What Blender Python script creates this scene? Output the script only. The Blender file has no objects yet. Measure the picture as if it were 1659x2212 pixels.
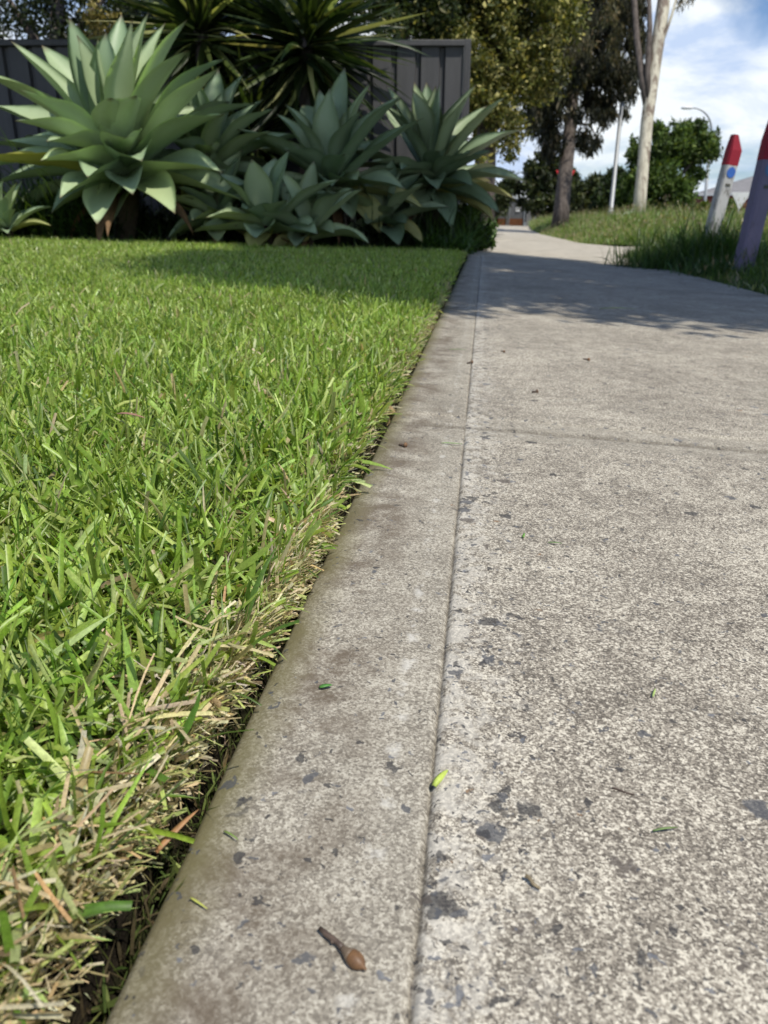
import bpy, math, random
import numpy as np
from mathutils import Vector, Matrix
random.seed(7)
rng = np.random.default_rng(11)
sc = bpy.context.scene
COL = sc.collection

# ------------------------------------------------------------------ camera, sky, sun, exposure
CAM_H = 0.25
PITCH = math.radians(20.71)
YAW = math.radians(6.98)
cam_d = bpy.data.cameras.new("camera")
cam = bpy.data.objects.new("camera", cam_d)
COL.objects.link(cam)
cam.location = (0, 0, CAM_H)
cam.rotation_euler = (math.pi / 2 - PITCH, 0, YAW)
cam_d.sensor_fit = 'HORIZONTAL'
cam_d.sensor_width = 36.0
cam_d.lens = 36.04
cam_d.clip_start = 0.01
cam_d.clip_end = 2000
cam_d.dof.use_dof = True
cam_d.dof.focus_distance = 0.56
cam_d.dof.aperture_fstop = 19.0
sc.camera = cam

SUN_DIR = Vector((0.35, -0.34, 0.87)).normalized()
EL = math.asin(SUN_DIR.z)
sun_d = bpy.data.lights.new("sun", 'SUN')
sun_d.energy = 4.3
sun_d.angle = math.radians(0.5)
sun_d.color = (1.0, 0.94, 0.83)
sun = bpy.data.objects.new("sun", sun_d)
COL.objects.link(sun)
sun.rotation_euler = (-SUN_DIR).to_track_quat('-Z', 'Y').to_euler()

sc.view_settings.view_transform = 'Standard'
sc.view_settings.look = 'None'
sc.view_settings.exposure = 0.1
sc.view_settings.gamma = 1.0
sc.cycles.use_denoising = True
sc.cycles.max_bounces = 7
sc.cycles.transparent_max_bounces = 8


class NT:
    """small helper around a node tree"""
    def __init__(self, nt):
        self.nt = nt

    def n(self, t, inp=None, **attrs):
        nd = self.nt.nodes.new(t)
        for k, v in attrs.items():
            setattr(nd, k, v)
        for k, v in (inp or {}).items():
            s = nd.inputs[k]
            if isinstance(v, bpy.types.NodeSocket):
                self.nt.links.new(v, s)
            elif isinstance(v, tuple) and s.type == 'RGBA' and len(v) == 3:
                s.default_value = (*v, 1)
            else:
                s.default_value = v
        return nd

    def math(self, op, a, b=0.0, c=0.0, clamp=False):
        return self.n('ShaderNodeMath', {0: a, 1: b, 2: c}, operation=op, use_clamp=clamp).outputs[0]

    def ramp(self, f, stops, interp='LINEAR'):
        r = self.n('ShaderNodeValToRGB', {0: f})
        r.color_ramp.interpolation = interp
        els = r.color_ramp.elements
        while len(els) < len(stops):
            els.new(0.5)
        for e, (p, c) in zip(els, stops):
            e.position = p
            e.color = (*c, 1) if isinstance(c, tuple) else (c, c, c, 1)
        return r.outputs[0]

    def mix(self, f, a, b, mode='MIX'):
        m = self.n('ShaderNodeMix', {0: f}, data_type='RGBA', blend_type=mode)
        for i, v in ((6, a), (7, b)):
            if isinstance(v, bpy.types.NodeSocket):
                self.nt.links.new(v, m.inputs[i])
            else:
                m.inputs[i].default_value = (*v, 1)
        return m.outputs[2]

    def noise(self, vec, scale, detail=3.0, rough=0.55, dist=0.0):
        return self.n('ShaderNodeTexNoise', {'Vector': vec, 'Scale': scale, 'Detail': detail, 'Roughness': rough, 'Distortion': dist}).outputs['Fac']

    def maprange(self, v, a, b, c=0.0, d=1.0):
        return self.n('ShaderNodeMapRange', {0: v, 1: a, 2: b, 3: c, 4: d}, clamp=True).outputs[0]


# world: physical sky for the light and the blue, with broken cloud laid on the dome by direction
world = bpy.data.worlds.new("World")
sc.world = world
world.use_nodes = True
W = NT(world.node_tree)
world.node_tree.nodes.clear()
sky = W.n('ShaderNodeTexSky', sky_type='NISHITA')
sky.sun_disc = False
sky.sun_elevation = EL
sky.sun_rotation = math.atan2(SUN_DIR.x, SUN_DIR.y)
sky.air_density = 1.0
sky.dust_density = 0.6
sky.ozone_density = 1.6
tc = W.n('ShaderNodeTexCoord')
sep = W.n('ShaderNodeSeparateXYZ', {0: tc.outputs['Generated']})
zc = W.math('ADD', W.math('MAXIMUM', sep.outputs[2], 0.0), 0.34)
flat = W.n('ShaderNodeCombineXYZ', {0: W.math('DIVIDE', sep.outputs[0], zc), 1: W.math('DIVIDE', sep.outputs[1], zc), 2: 0.0}).outputs[0]
mp = W.n('ShaderNodeMapping', {0: flat, 1: (1.35, 0.35, 0.0)}).outputs[0]
c1 = W.noise(mp, 1.25, 7.0, 0.56, 0.35)
c2 = W.noise(mp, 2.6, 6.0, 0.6, 0.5)
low = W.maprange(sep.outputs[2], 0.30, 0.12, 0.0, 0.24)
cover = W.maprange(W.math('ADD', c1, low), 0.51, 0.64)
dark = W.maprange(c2, 0.46, 0.62)
ccol = W.mix(dark, (10.2, 10.8, 11.2), (6.1, 7.5, 10.0))
skyc = W.mix(1.0, sky.outputs[0], (0.74, 0.95, 1.22), 'MULTIPLY')
tot = W.mix(cover, skyc, ccol)
bg = W.n('ShaderNodeBackground', {0: tot, 1: 0.09})
wo = W.n('ShaderNodeOutputWorld', {0: bg.outputs[0]})


# ------------------------------------------------------------------ helpers
def at(px, py, d):
    """point seen at a pixel of the 1659 x 2212 view of the photograph, at depth d"""
    F = 1661.0
    x = (px - 829.5) / F
    y = -(py - 1106) / F
    f = math.cos(PITCH) + y * math.sin(PITCH)
    u = -math.sin(PITCH) + y * math.cos(PITCH)
    return Vector(((x * math.cos(YAW) - f * math.sin(YAW)) * d, (x * math.sin(YAW) + f * math.cos(YAW)) * d, CAM_H + u * d))


def tag(o, label=None, cat=None, group=None, kind=None):
    if label: o['label'] = label
    if cat: o['category'] = cat
    if group: o['group'] = group
    if kind: o['kind'] = kind
    return o


def empty(name, loc, label, cat, group=None, rz=0.0):
    o = bpy.data.objects.new(name, None)
    o.empty_display_size = 0.1
    COL.objects.link(o)
    o.location = loc
    o.rotation_euler = (0, 0, rz)
    return tag(o, label, cat, group)


class MB:
    """collects geometry of ONE mesh"""
    def __init__(self):
        self.v = []
        self.f = []
        self.c = None

    def add(self, vs, fs):
        b = len(self.v)
        self.v += [tuple(p) for p in vs]
        self.f += [tuple(i + b for i in f) for f in fs]

    def box(self, c, s, m=None):
        hx, hy, hz = s[0] / 2, s[1] / 2, s[2] / 2
        vs = [Vector((x, y, z)) for x in (-hx, hx) for y in (-hy, hy) for z in (-hz, hz)]
        if m is not None:
            vs = [m @ p for p in vs]
        vs = [p + Vector(c) for p in vs]
        self.add(vs, [(0, 1, 3, 2), (4, 6, 7, 5), (0, 4, 5, 1), (2, 3, 7, 6), (0, 2, 6, 4), (1, 5, 7, 3)])

    def tube(self, pts, radii, n=8, cap=True, wob=0.0, seed=0):
        r_ = random.Random(seed)
        pts = [Vector(p) for p in pts]
        nrm = None
        vs, fs = [], []
        for i, p in enumerate(pts):
            t = (pts[min(i + 1, len(pts) - 1)] - pts[max(i - 1, 0)]).normalized()
            if nrm is None:
                nrm = t.orthogonal().normalized()
            nrm = (nrm - t * nrm.dot(t)).normalized()
            b = t.cross(nrm)
            for k in range(n):
                a = 2 * math.pi * k / n
                r = radii[i] * (1 + r_.uniform(-wob, wob))
                vs.append(p + (nrm * math.cos(a) + b * math.sin(a)) * r)
        for i in range(len(pts) - 1):
            for k in range(n):
                a, b2 = i * n + k, i * n + (k + 1) % n
                fs.append((a, b2, b2 + n, a + n))
        if cap:
            fs.append(tuple(range(n))[::-1])
            fs.append(tuple(range((len(pts) - 1) * n, len(pts) * n)))
        self.add(vs, fs)

    def build(self, name, mat, parent=None, smooth=False, bevel=0.0):
        me = bpy.data.meshes.new(name)
        me.from_pydata(self.v, [], self.f)
        me.validate()
        me.update()
        if smooth:
            me.polygons.foreach_set('use_smooth', [True] * len(me.polygons))
        o = bpy.data.objects.new(name, me)
        COL.objects.link(o)
        if mat:
            me.materials.append(mat)
        if parent:
            o.parent = parent
        if bevel:
            b = o.modifiers.new('bevel', 'BEVEL')
            b.width = bevel
            b.segments = 2
            b.limit_method = 'ANGLE'
        return o


def np_mesh(name, verts, quads, mat, cols=None, parent=None, smooth=True, tris=None):
    """mesh object straight from numpy arrays"""
    me = bpy.data.meshes.new(name)
    nq = len(quads)
    nt = 0 if tris is None else len(tris)
    me.vertices.add(len(verts))
    me.vertices.foreach_set('co', np.ascontiguousarray(verts, dtype=np.float32).ravel())
    me.loops.add(nq * 4 + nt * 3)
    li = quads.ravel()
    if nt:
        li = np.concatenate([li, tris.ravel()])
    me.loops.foreach_set('vertex_index', li.astype(np.int32))
    me.polygons.add(nq + nt)
    starts = np.arange(nq) * 4
    if nt:
        starts = np.concatenate([starts, nq * 4 + np.arange(nt) * 3])
    me.polygons.foreach_set('loop_start', starts.astype(np.int32))
    me.update(calc_edges=True)
    me.validate()
    if smooth:
        me.polygons.foreach_set('use_smooth', np.ones(len(me.polygons), dtype=bool))
    if cols is not None:
        a = me.attributes.new('Col', 'FLOAT_COLOR', 'POINT')
        c4 = np.ones((len(verts), 4), dtype=np.float32)
        c4[:, :3] = cols
        a.data.foreach_set('color', c4.ravel())
    o = bpy.data.objects.new(name, me)
    COL.objects.link(o)
    me.materials.append(mat)
    if parent:
        o.parent = parent
    return o


def new_mat(name):
    m = bpy.data.materials.new(name)
    m.use_nodes = True
    m.node_tree.nodes.clear()
    return m, NT(m.node_tree)


def principled(T, base, rough=0.6, spec=0.4, normal=None, metal=0.0):
    d = {'Base Color': base, 'Roughness': rough, 'Specular IOR Level': spec, 'Metallic': metal}
    if normal is not None:
        d['Normal'] = normal
    return T.n('ShaderNodeBsdfPrincipled', d)


def out(T, sh):
    T.n('ShaderNodeOutputMaterial', {0: sh})


def simple_mat(name, col, rough=0.6, var=0.15, scale=8.0, bump=0.0, spec=0.4, metal=0.0, dirt=None):
    m, T = new_mat(name)
    co = T.n('ShaderNodeTexCoord').outputs['Object']
    f = T.noise(co, scale, 5.0, 0.6)
    base = T.mix(T.maprange(f, 0.3, 0.7), tuple(c * (1 - var) for c in col), tuple(min(1, c * (1 + var)) for c in col))
    if dirt:
        base = T.mix(T.maprange(T.noise(co, scale * 0.5, 6.0, 0.7, 0.6), 0.5, 0.68, 0, 0.8), base, dirt)
    nrm = None
    if bump:
        nrm = T.n('ShaderNodeBump', {'Height': T.noise(co, scale * 4, 4.0, 0.6), 'Strength': bump, 'Distance': 0.01}).outputs[0]
    out(T, principled(T, base, rough, spec, nrm, metal).outputs[0])
    return m


def leaf_mat(name, rough=0.45, trans=0.35, spec=0.35, tint=(1.25, 1.15, 0.5), grain=40.0):
    """thin leaf: the blade colour comes from the point attribute Col"""
    m, T = new_mat(name)
    a = T.n('ShaderNodeAttribute', attribute_name='Col').outputs['Color']
    fn = T.noise(T.n('ShaderNodeTexCoord').outputs['Object'], grain, 3.0, 0.6)
    a = T.mix(1.0, a, T.ramp(fn, [(0.3, 0.72), (0.7, 1.22)]), 'MULTIPLY')
    p = principled(T, a, rough, spec)
    tcol = T.mix(1.0, a, tint, 'MULTIPLY')
    tr = T.n('ShaderNodeBsdfTranslucent', {0: tcol})
    mx = T.n('ShaderNodeMixShader', {0: trans, 1: p.outputs[0], 2: tr.outputs[0]})
    out(T, mx.outputs[0])
    return m


# ------------------------------------------------------------------ ground shapes
X_EDGE = -0.112          # lawn side edge of the footpath
X_GROOVE = -0.0135       # tooled line along the edge band
X_RIGHT = 1.36
FALL = 0.055             # cross fall of the path
J0, JSTEP = 1.012, 1.46  # tooled joints across the path
Y_END = 6.55


def path_z(x):
    return -FALL * (x - X_EDGE)


def lawn_z(x, y):
    d = np.maximum(0.0, X_EDGE - x)
    return 0.004 + 0.012 * np.minimum(d / 0.1, 1.0) + 0.034 * np.minimum(d, 3.6) - 0.012 * np.maximum(0, d - 3.6)


def verge_z(x, y):
    edge = np.where(y < 8.0, X_RIGHT, 1.5)
    d = np.maximum(0.0, x - edge)
    b = path_z(X_RIGHT) - 0.03 + 0.06 * np.minimum(d / 0.4, 1.0)
    far = 0.30 * np.clip((y - 11.5) / 5.0, 0, 1) * np.clip(d / 1.6, 0, 1) * np.interp(x, [4.5, 7.5], [1.0, 0.15])
    road = -0.35 * np.clip((x - 9.0) / 4.0, 0, 1)
    return b + far + road


def grid_mesh(xs, ys, zf):
    X, Y = np.meshgrid(np.asarray(xs), np.asarray(ys))
    Z = zf(X, Y)
    v = np.stack([X.ravel(), Y.ravel(), Z.ravel()], 1)
    nx, ny = len(xs), len(ys)
    i = np.arange(nx - 1)[None, :] + np.arange(ny - 1)[:, None] * nx
    i = i.ravel()
    return v, np.stack([i, i + 1, i + 1 + nx, i + nx], 1)


# ------------------------------------------------------------------ materials of the setting
def concrete_mat(name, banded=True, bright=1.0):
    m, T = new_mat(name)
    co = T.n('ShaderNodeTexCoord').outputs['Object']
    s = T.n('ShaderNodeSeparateXYZ', {0: co})
    x, y = s.outputs[0], s.outputs[1]
    flatv = T.n('ShaderNodeCombineXYZ', {0: x, 1: y, 2: 0.0}).outputs[0]
    # wobble for the voronoi cells so that stones are angular and irregular
    wob = T.n('ShaderNodeTexNoise', {'Vector': flatv, 'Scale': 130.0, 'Detail': 3.0}).outputs['Color']
    wv = T.n('ShaderNodeVectorMath', {0: wob, 1: (0.5, 0.5, 0.5)}, operation='SUBTRACT').outputs[0]
    wv = T.n('ShaderNodeVectorMath', {0: wv, 'Scale': 0.018}, operation='SCALE').outputs[0]
    wco = T.n('ShaderNodeVectorMath', {0: flatv, 1: wv}, operation='ADD').outputs[0]
    mott = T.noise(flatv, 5.0, 6.0, 0.62, 0.3)
    mott2 = T.noise(flatv, 34.0, 4.0, 0.6, 0.2)
    # sand grains
    g1 = T.n('ShaderNodeTexVoronoi', {'Vector': flatv, 'Scale': 940.0, 'Randomness': 1.0})
    g2 = T.n('ShaderNodeTexVoronoi', {'Vector': flatv, 'Scale': 520.0, 'Randomness': 1.0})
    r1 = T.n('ShaderNodeSeparateColor', {0: g1.outputs['Color']}).outputs[0]
    r2 = T.n('ShaderNodeSeparateColor', {0: g2.outputs['Color']}).outputs[1]
    gsum = T.math('ADD', T.math('MULTIPLY', r1, 0.6), T.math('MULTIPLY', r2, 0.4))
    gsum = T.math('ADD', gsum, T.math('MULTIPLY', T.math('SUBTRACT', mott2, 0.5), 0.55))
    gsum = T.math('ADD', gsum, T.math('MULTIPLY', T.math('SUBTRACT', mott, 0.5), 0.55))
    k = bright
    grain = T.ramp(gsum, [(0.18, (0.115 * k, 0.101 * k, 0.084 * k)), (0.40, (0.225 * k, 0.200 * k, 0.163 * k)),
                          (0.60, (0.365 * k, 0.330 * k, 0.270 * k)), (0.84, (0.64 * k, 0.595 * k, 0.495 * k))])
    smoothc = T.ramp(gsum, [(0.12, (0.19 * k, 0.170 * k, 0.138 * k)), (0.5, (0.315 * k, 0.288 * k, 0.236 * k)),
                            (0.88, (0.46 * k, 0.43 * k, 0.36 * k))])
    if banded:
        wx = T.math('ADD', x, T.math('MULTIPLY', T.math('SUBTRACT', mott2, 0.5), 0.006))
        band = T.maprange(wx, X_GROOVE + 0.0005, X_GROOVE - 0.0005)
        fr = T.math('FRACT', T.math('DIVIDE', T.math('SUBTRACT', y, J0 - JSTEP * 10), JSTEP))
        dj = T.math('MULTIPLY', T.math('MINIMUM', fr, T.math('SUBTRACT', 1.0, fr)), JSTEP)
        jband = T.maprange(dj, 0.062, 0.056)
        smask = T.math('MAXIMUM', band, T.math('MULTIPLY', jband, 1.0))
        base = T.mix(T.math('MULTIPLY', smask, 0.72), grain, smoothc)
        near_g = T.maprange(x, X_GROOVE + 0.075, X_GROOVE + 0.004)
        near_g = T.math('MULTIPLY', near_g, T.math('SUBTRACT', 1.0, band))
        # dirt packed in the tooled lines
        line = T.math('MAXIMUM', T.math('MULTIPLY', T.maprange(T.math('ABSOLUTE', T.math('SUBTRACT', x, X_GROOVE)), 0.0016, 0.0006), T.math('SUBTRACT', 1.0, T.math('MULTIPLY', jband, 0.8))), T.maprange(T.math('ADD', dj, T.math('MULTIPLY', T.math('SUBTRACT', mott2, 0.5), 0.008)), 0.0125, 0.006, 0.0, 1.0))
        # pale cement skin broken open beside the groove
        white = T.math('MULTIPLY', T.maprange(T.math('ADD', T.noise(flatv, 70.0, 5.0, 0.7, 0.5), T.math('MULTIPLY', near_g, 0.16)), 0.58, 0.70), near_g)
        base = T.mix(T.math('MULTIPLY', white, 0.62), base, (0.58, 0.55, 0.485))
        scr = T.math('MULTIPLY', T.maprange(T.math('ABSOLUTE', T.math('ADD', x, T.math('ADD', 0.041, T.math('MULTIPLY', mott, -0.012)))), 0.006, 0.001),
                     T.maprange(T.noise(flatv, 60.0, 4.0, 0.7), 0.52, 0.64))
        base = T.mix(T.math('MULTIPLY', scr, 0.8), base, (0.58, 0.56, 0.51))
        # brown tannin stains and green algae on the band
        sband = T.math('MULTIPLY', T.maprange(x, -0.035, -0.075), T.maprange(T.noise(flatv, 15.0, 8.0, 0.75, 0.5), 0.45, 0.60))
        base = T.mix(T.math('MULTIPLY', sband, 0.80), base, (0.115, 0.088, 0.062))
        alg = T.math('MULTIPLY', T.maprange(T.math('ADD', x, T.math('MULTIPLY', mott2, -0.02)), -0.099, -0.120), T.maprange(T.noise(flatv, 9.0, 3.0), 0.3, 0.6, 0.35, 0.85))
        base = T.mix(alg, base, (0.165, 0.150, 0.070))
        base = T.mix(T.math('MULTIPLY', line, 0.46), base, (0.075, 0.064, 0.05))
    else:
        base = T.mix(T.maprange(T.noise(flatv, 1.2, 6.0, 0.65), 0.4, 0.7, 0.1, 0.5), grain, smoothc)
        near_g = 0.3
        band = 0.0
    base = T.mix(T.maprange(T.noise(flatv, 2.3, 6.0, 0.7, 0.6), 0.52, 0.72, 0.0, 0.45), base, (0.13, 0.12, 0.10))
    # exposed blue metal stones, three sizes
    bumps = []
    stone_any = None
    for sc_, thr, lim, sd in ((56.0, 0.93, 0.38, 0.0), (105.0, 0.82, 0.36, 3.1), (210.0, 0.74, 0.36, 7.7)):
        off = T.n('ShaderNodeVectorMath', {0: wco, 1: (sd, sd * 1.7, 0)}, operation='ADD').outputs[0]
        v = T.n('ShaderNodeTexVoronoi', {'Vector': off, 'Scale': sc_, 'Randomness': 1.0})
        rc = T.n('ShaderNodeSeparateColor', {0: v.outputs['Color']})
        thr_s = T.math('SUBTRACT', thr, T.math('MULTIPLY', near_g, 0.42)) if banded else thr
        if banded:
            thr_s = T.math('ADD', thr_s, T.math('MULTIPLY', band, 0.05 if sc_ > 60 else 0.2))
        pick = T.maprange(T.math('SUBTRACT', rc.outputs[0], thr_s), 0.0, 0.02)
        rad = T.math('ADD', lim * 0.55, T.math('MULTIPLY', rc.outputs[2], lim * 0.55))
        blob = T.maprange(T.math('SUBTRACT', rad, v.outputs['Distance']), 0.0, 0.08)
        mask = T.math('MULTIPLY', pick, blob)
        scol = T.ramp(rc.outputs[1], [(0.0, (0.040, 0.040, 0.043)), (0.45, (0.075, 0.080, 0.092)), (0.8, (0.135, 0.145, 0.165)), (0.93, (0.10, 0.085, 0.075)), (0.985, (0.24, 0.15, 0.085))], 'CONSTANT')
        base = T.mix(T.math('MULTIPLY', mask, 0.80), base, scol)
        stone_any = mask if stone_any is None else T.math('MAXIMUM', stone_any, mask)
    h = T.math('ADD', T.math('MULTIPLY', gsum, 1.0), T.math('MULTIPLY', stone_any, -0.25))
    bmp = T.n('ShaderNodeBump', {'Height': h, 'Strength': 0.55, 'Distance': 0.0011})
    out(T, principled(T, base, 0.82, 0.25, bmp.outputs[0]).outputs[0])
    return m


def soil_mat(name, a, b, scale=30.0, c=None):
    m, T = new_mat(name)
    co = T.n('ShaderNodeTexCoord').outputs['Object']
    f = T.noise(co, scale, 6.0, 0.65, 0.3)
    base = T.mix(T.maprange(f, 0.35, 0.65), a, b)
    if c:
        base = T.mix(T.maprange(T.noise(co, scale * 0.21, 5.0, 0.6), 0.48, 0.62), base, c)
    bmp = T.n('ShaderNodeBump', {'Height': f, 'Strength': 0.8, 'Distance': 0.02})
    out(T, principled(T, base, 0.95, 0.1, bmp.outputs[0]).outputs[0])
    return m


M_path = concrete_mat('weathered_concrete')
M_drive = concrete_mat('driveway_concrete', banded=False, bright=1.3)
M_lawnsoil = soil_mat('lawn_thatch', (0.035, 0.045, 0.012), (0.10, 0.10, 0.035), 60.0, (0.16, 0.125, 0.06))
M_soil = soil_mat('dark_soil', (0.010, 0.008, 0.006), (0.030, 0.024, 0.016), 90.0, (0.03, 0.035, 0.012))
M_bed = soil_mat('bed_soil', (0.012, 0.010, 0.007), (0.035, 0.028, 0.018), 20.0)
M_verge = soil_mat('verge_ground', (0.045, 0.075, 0.018), (0.085, 0.11, 0.03), 12.0, (0.12, 0.12, 0.05))
M_field = soil_mat('field', (0.05, 0.08, 0.02), (0.08, 0.10, 0.03), 2.0)
M_asphalt = simple_mat('road_asphalt', (0.15, 0.15, 0.15), 0.85, 0.2, 6.0, 0.3)
M_kerb = simple_mat('kerb_concrete', (0.38, 0.37, 0.34), 0.85, 0.12, 4.0, 0.2)

# ------------------------------------------------------------------ the setting: ground, path, driveway, road
v, q = grid_mesh(np.linspace(-400, 400, 9), np.linspace(-60, 900, 11), lambda X, Y: X * 0 - 0.62)
tag(np_mesh('ground', v, q, M_field, smooth=False), kind='structure')

xs = [X_EDGE - 0.006, X_EDGE - 0.0055, X_EDGE - 0.0045, X_EDGE - 0.002, X_EDGE + 0.003, X_EDGE + 0.010, X_EDGE + 0.02, -0.07, -0.045]
xs += [X_GROOVE + d for d in (-0.02, -0.010, -0.006, -0.0032, -0.0017, -0.0007, 0.0, 0.0007, 0.0017, 0.0032, 0.006, 0.012, 0.03)]
xs += list(np.linspace(0.06, X_RIGHT, 22))
ys = set(np.round(np.arange(-0.6, Y_END, 0.04), 3).tolist())
for j in range(-1, 4):
    for d in (-0.060, -0.057, -0.054, -0.03, -0.012, -0.007, -0.0035, -0.0015, 0, 0.0015, 0.0035, 0.007, 0.012, 0.03, 0.054, 0.057, 0.060):
        ys.add(round(J0 + JSTEP * j + d, 4))
ys = sorted(t for t in ys if -0.6 <= t <= Y_END)
ys.append(Y_END)
n_ = rng.normal(0, 1, (len(ys), len(xs)))


def pz(X, Y):
    z = path_z(np.maximum(X, X_EDGE))
    d = X_EDGE + 0.0125 - X
    z = z - np.where(d > 0, 0.0075 * (np.clip(d, 0, 0.02) / 0.02) ** 2.2, 0)
    z = np.where(X <= X_EDGE - 0.0055, z - 0.018, z)
    z = np.where(X <= X_EDGE - 0.0059, -0.09, z)
    j = np.round((Y - J0) / JSTEP)
    dj = np.abs(Y - (J0 + JSTEP * j))
    inj = dj < 0.056
    g = np.abs(X - X_GROOVE)
    z = z - np.where(inj, 0.25, 1.0) * 0.0030 * np.exp(-(g / 0.0018) ** 2)
    z = z - np.where(X < X_GROOVE, 0.0012, 0.0)
    z = z - 0.0042 * np.exp(-(dj / 0.0075) ** 2) * np.clip((X - X_EDGE) / 0.01, 0, 1)
    z = z - 0.0022 * np.where(inj, 1, 0)
    return z + n_ * 0.00025


v, q = grid_mesh(xs, ys, pz)
tag(np_mesh('footpath', v, q, M_path), kind='structure')

# driveway crossing the path, then the path going on beyond it
def flat_sheet(name, poly, z, mat, thick=0.10):
    mb = MB()
    n = len(poly)
    zz = [z(p) if callable(z) else z for p in poly]
    mb.add([(p[0], p[1], k) for p, k in zip(poly, zz)] + [(p[0], p[1], k - thick) for p, k in zip(poly, zz)],
           [tuple(range(n))] + [(i + n, (i + 1) % n + n, (i + 1) % n, i) for i in range(n)])
    return mb.build(name, mat)


dz = lambda p: path_z(min(max(p[0], X_EDGE), 1.4)) + 0.006
tag(flat_sheet('driveway', [(-9, Y_END + 0.01), (-0.2, Y_END + 0.01), (X_RIGHT, Y_END + 0.01), (1.30, 8.3), (1.7, 9.6), (5, 9.4), (13.3, 9.0), (13.3, 11.9), (5, 11.4), (1.9, 11.6), (1.55, 13.2), (-0.1, 13.2), (-0.1, 11.8), (-9, 11.8)], dz, M_drive), kind='structure')
tag(flat_sheet('path', [(-0.1, 13.21), (1.55, 13.21), (1.55, 22), (1.9, 34), (2.9, 52), (3.6, 63), (0.6, 63), (0.2, 34), (-0.1, 22)], lambda p: dz(p) + 0.002, M_drive), kind='structure')
tag(flat_sheet('road', [(13.6, -10), (24.0, -10), (24.0, 160), (13.6, 160)], -0.30, M_asphalt), kind='structure')
mb = MB()
mb.box((13.47, 75, -0.27), (0.22, 170, 0.2))
mb.box((24.13, 75, -0.27), (0.22, 170, 0.2))
tag(mb.build('kerb', M_kerb), kind='structure')

# lawn soil with a ragged cut edge above the gap
ly = np.concatenate([np.arange(-0.5, 1.5, 0.012), np.arange(1.5, 7.0, 0.05)])
lx = np.array([-0.1175, -0.118, -0.126, -0.134, -0.140, -0.146, -0.152, -0.160, -0.17, -0.2, -0.25, -0.35, -0.5, -0.8, -1.2, -1.8, -2.5, -3.2, -4, -5, -6.5, -9])[::-1]
ragn = np.convolve(rng.normal(0, 1, len(ly) + 8), np.ones(5) / 5, 'same')[:len(ly)] * 0.005


def lz(X, Y):
    z = lawn_z(X, Y)
    d = X_EDGE - X
    z = np.where(d < 0.0385, -0.012 - 0.012 * rng.random(X.shape), z)
    z = np.where(d < 0.0315, -0.042 - 0.012 * rng.random(X.shape), z)
    return np.where(d < 0.0055, -0.06, z)


def edge_in(y):
    return 0.004 + 0.016 * np.clip((y - 0.20) / 0.28, 0, 1)


def lawn_edge_shift(X, Y):
    k = np.clip((-X - 0.119) / 0.01, 0, 1) * np.clip((0.4 + X) / 0.2, 0, 1)
    return X + (ragn + edge_in(ly))[:, None] * k


v, q = grid_mesh(lx, ly, lz)
XX = lawn_edge_shift(v[:, 0].reshape(len(ly), len(lx)), None)
v[:, 0] = XX.ravel()
v[:, 1] += rng.normal(0, 0.001, len(v))
keep = v[q].mean(1)
q = q[(keep[:, 1] < 6.75 + 0.30 * keep[:, 0])]
lawn_soil = np_mesh('lawn', v, q, M_lawnsoil, smooth=False)
lawn_soil.data.materials.append(M_soil)
cen = v[q].mean(1)
lawn_soil.data.polygons.foreach_set('material_index', (cen[:, 0] > -0.1435).astype(np.int32))
tag(lawn_soil, kind='structure')

# planting bed behind the lawn
v, q = grid_mesh(np.linspace(-9, -0.10, 60), np.linspace(3.6, 8.6, 50), lambda X, Y: lawn_z(X, Y) + 0.01 + rng.normal(0, 0.008, X.shape))
cen = v[q].mean(1)
q = q[cen[:, 1] > 6.62 + 0.30 * cen[:, 0]]
tag(np_mesh('soil', v, q, M_bed), kind='structure')


# verge ground in front of and beyond the driveway
def verge(name, xs, ys, keepf):
    v, q = grid_mesh(xs, ys, lambda X, Y: verge_z(X, Y) + rng.normal(0, 0.008, X.shape))
    c = v[q].mean(1)
    q = q[keepf(c[:, 0], c[:, 1])]
    return tag(np_mesh(name, v, q, M_verge), kind='structure')


verge('verge', np.concatenate([np.arange(X_RIGHT - 0.06, 3, 0.06), np.linspace(3, 13.36, 16)]), np.arange(-1.5, 9.7, 0.1),
      lambda x, y: (y < 8.3 + np.clip((x - 1.3) * 2.8, 0, 1.2)) & (y < 9.5))
verge('verge', np.concatenate([np.arange(1.5, 4, 0.1), np.linspace(4, 13.36, 24)]), np.concatenate([np.arange(11.3, 20, 0.15), np.arange(20, 70, 1.0)]),
      lambda x, y: (x > np.interp(y, [11.3, 11.6, 13.2, 22, 34, 52, 70], [4, 1.85, 1.53, 1.53, 1.88, 2.88, 3.9])))
v, q = grid_mesh(np.linspace(24.2, 90, 20), np.linspace(-10, 160, 40), lambda X, Y: -0.27 + rng.normal(0, 0.03, X.shape))
tag(np_mesh('nature_strip', v, q, M_verge), kind='structure')


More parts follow.
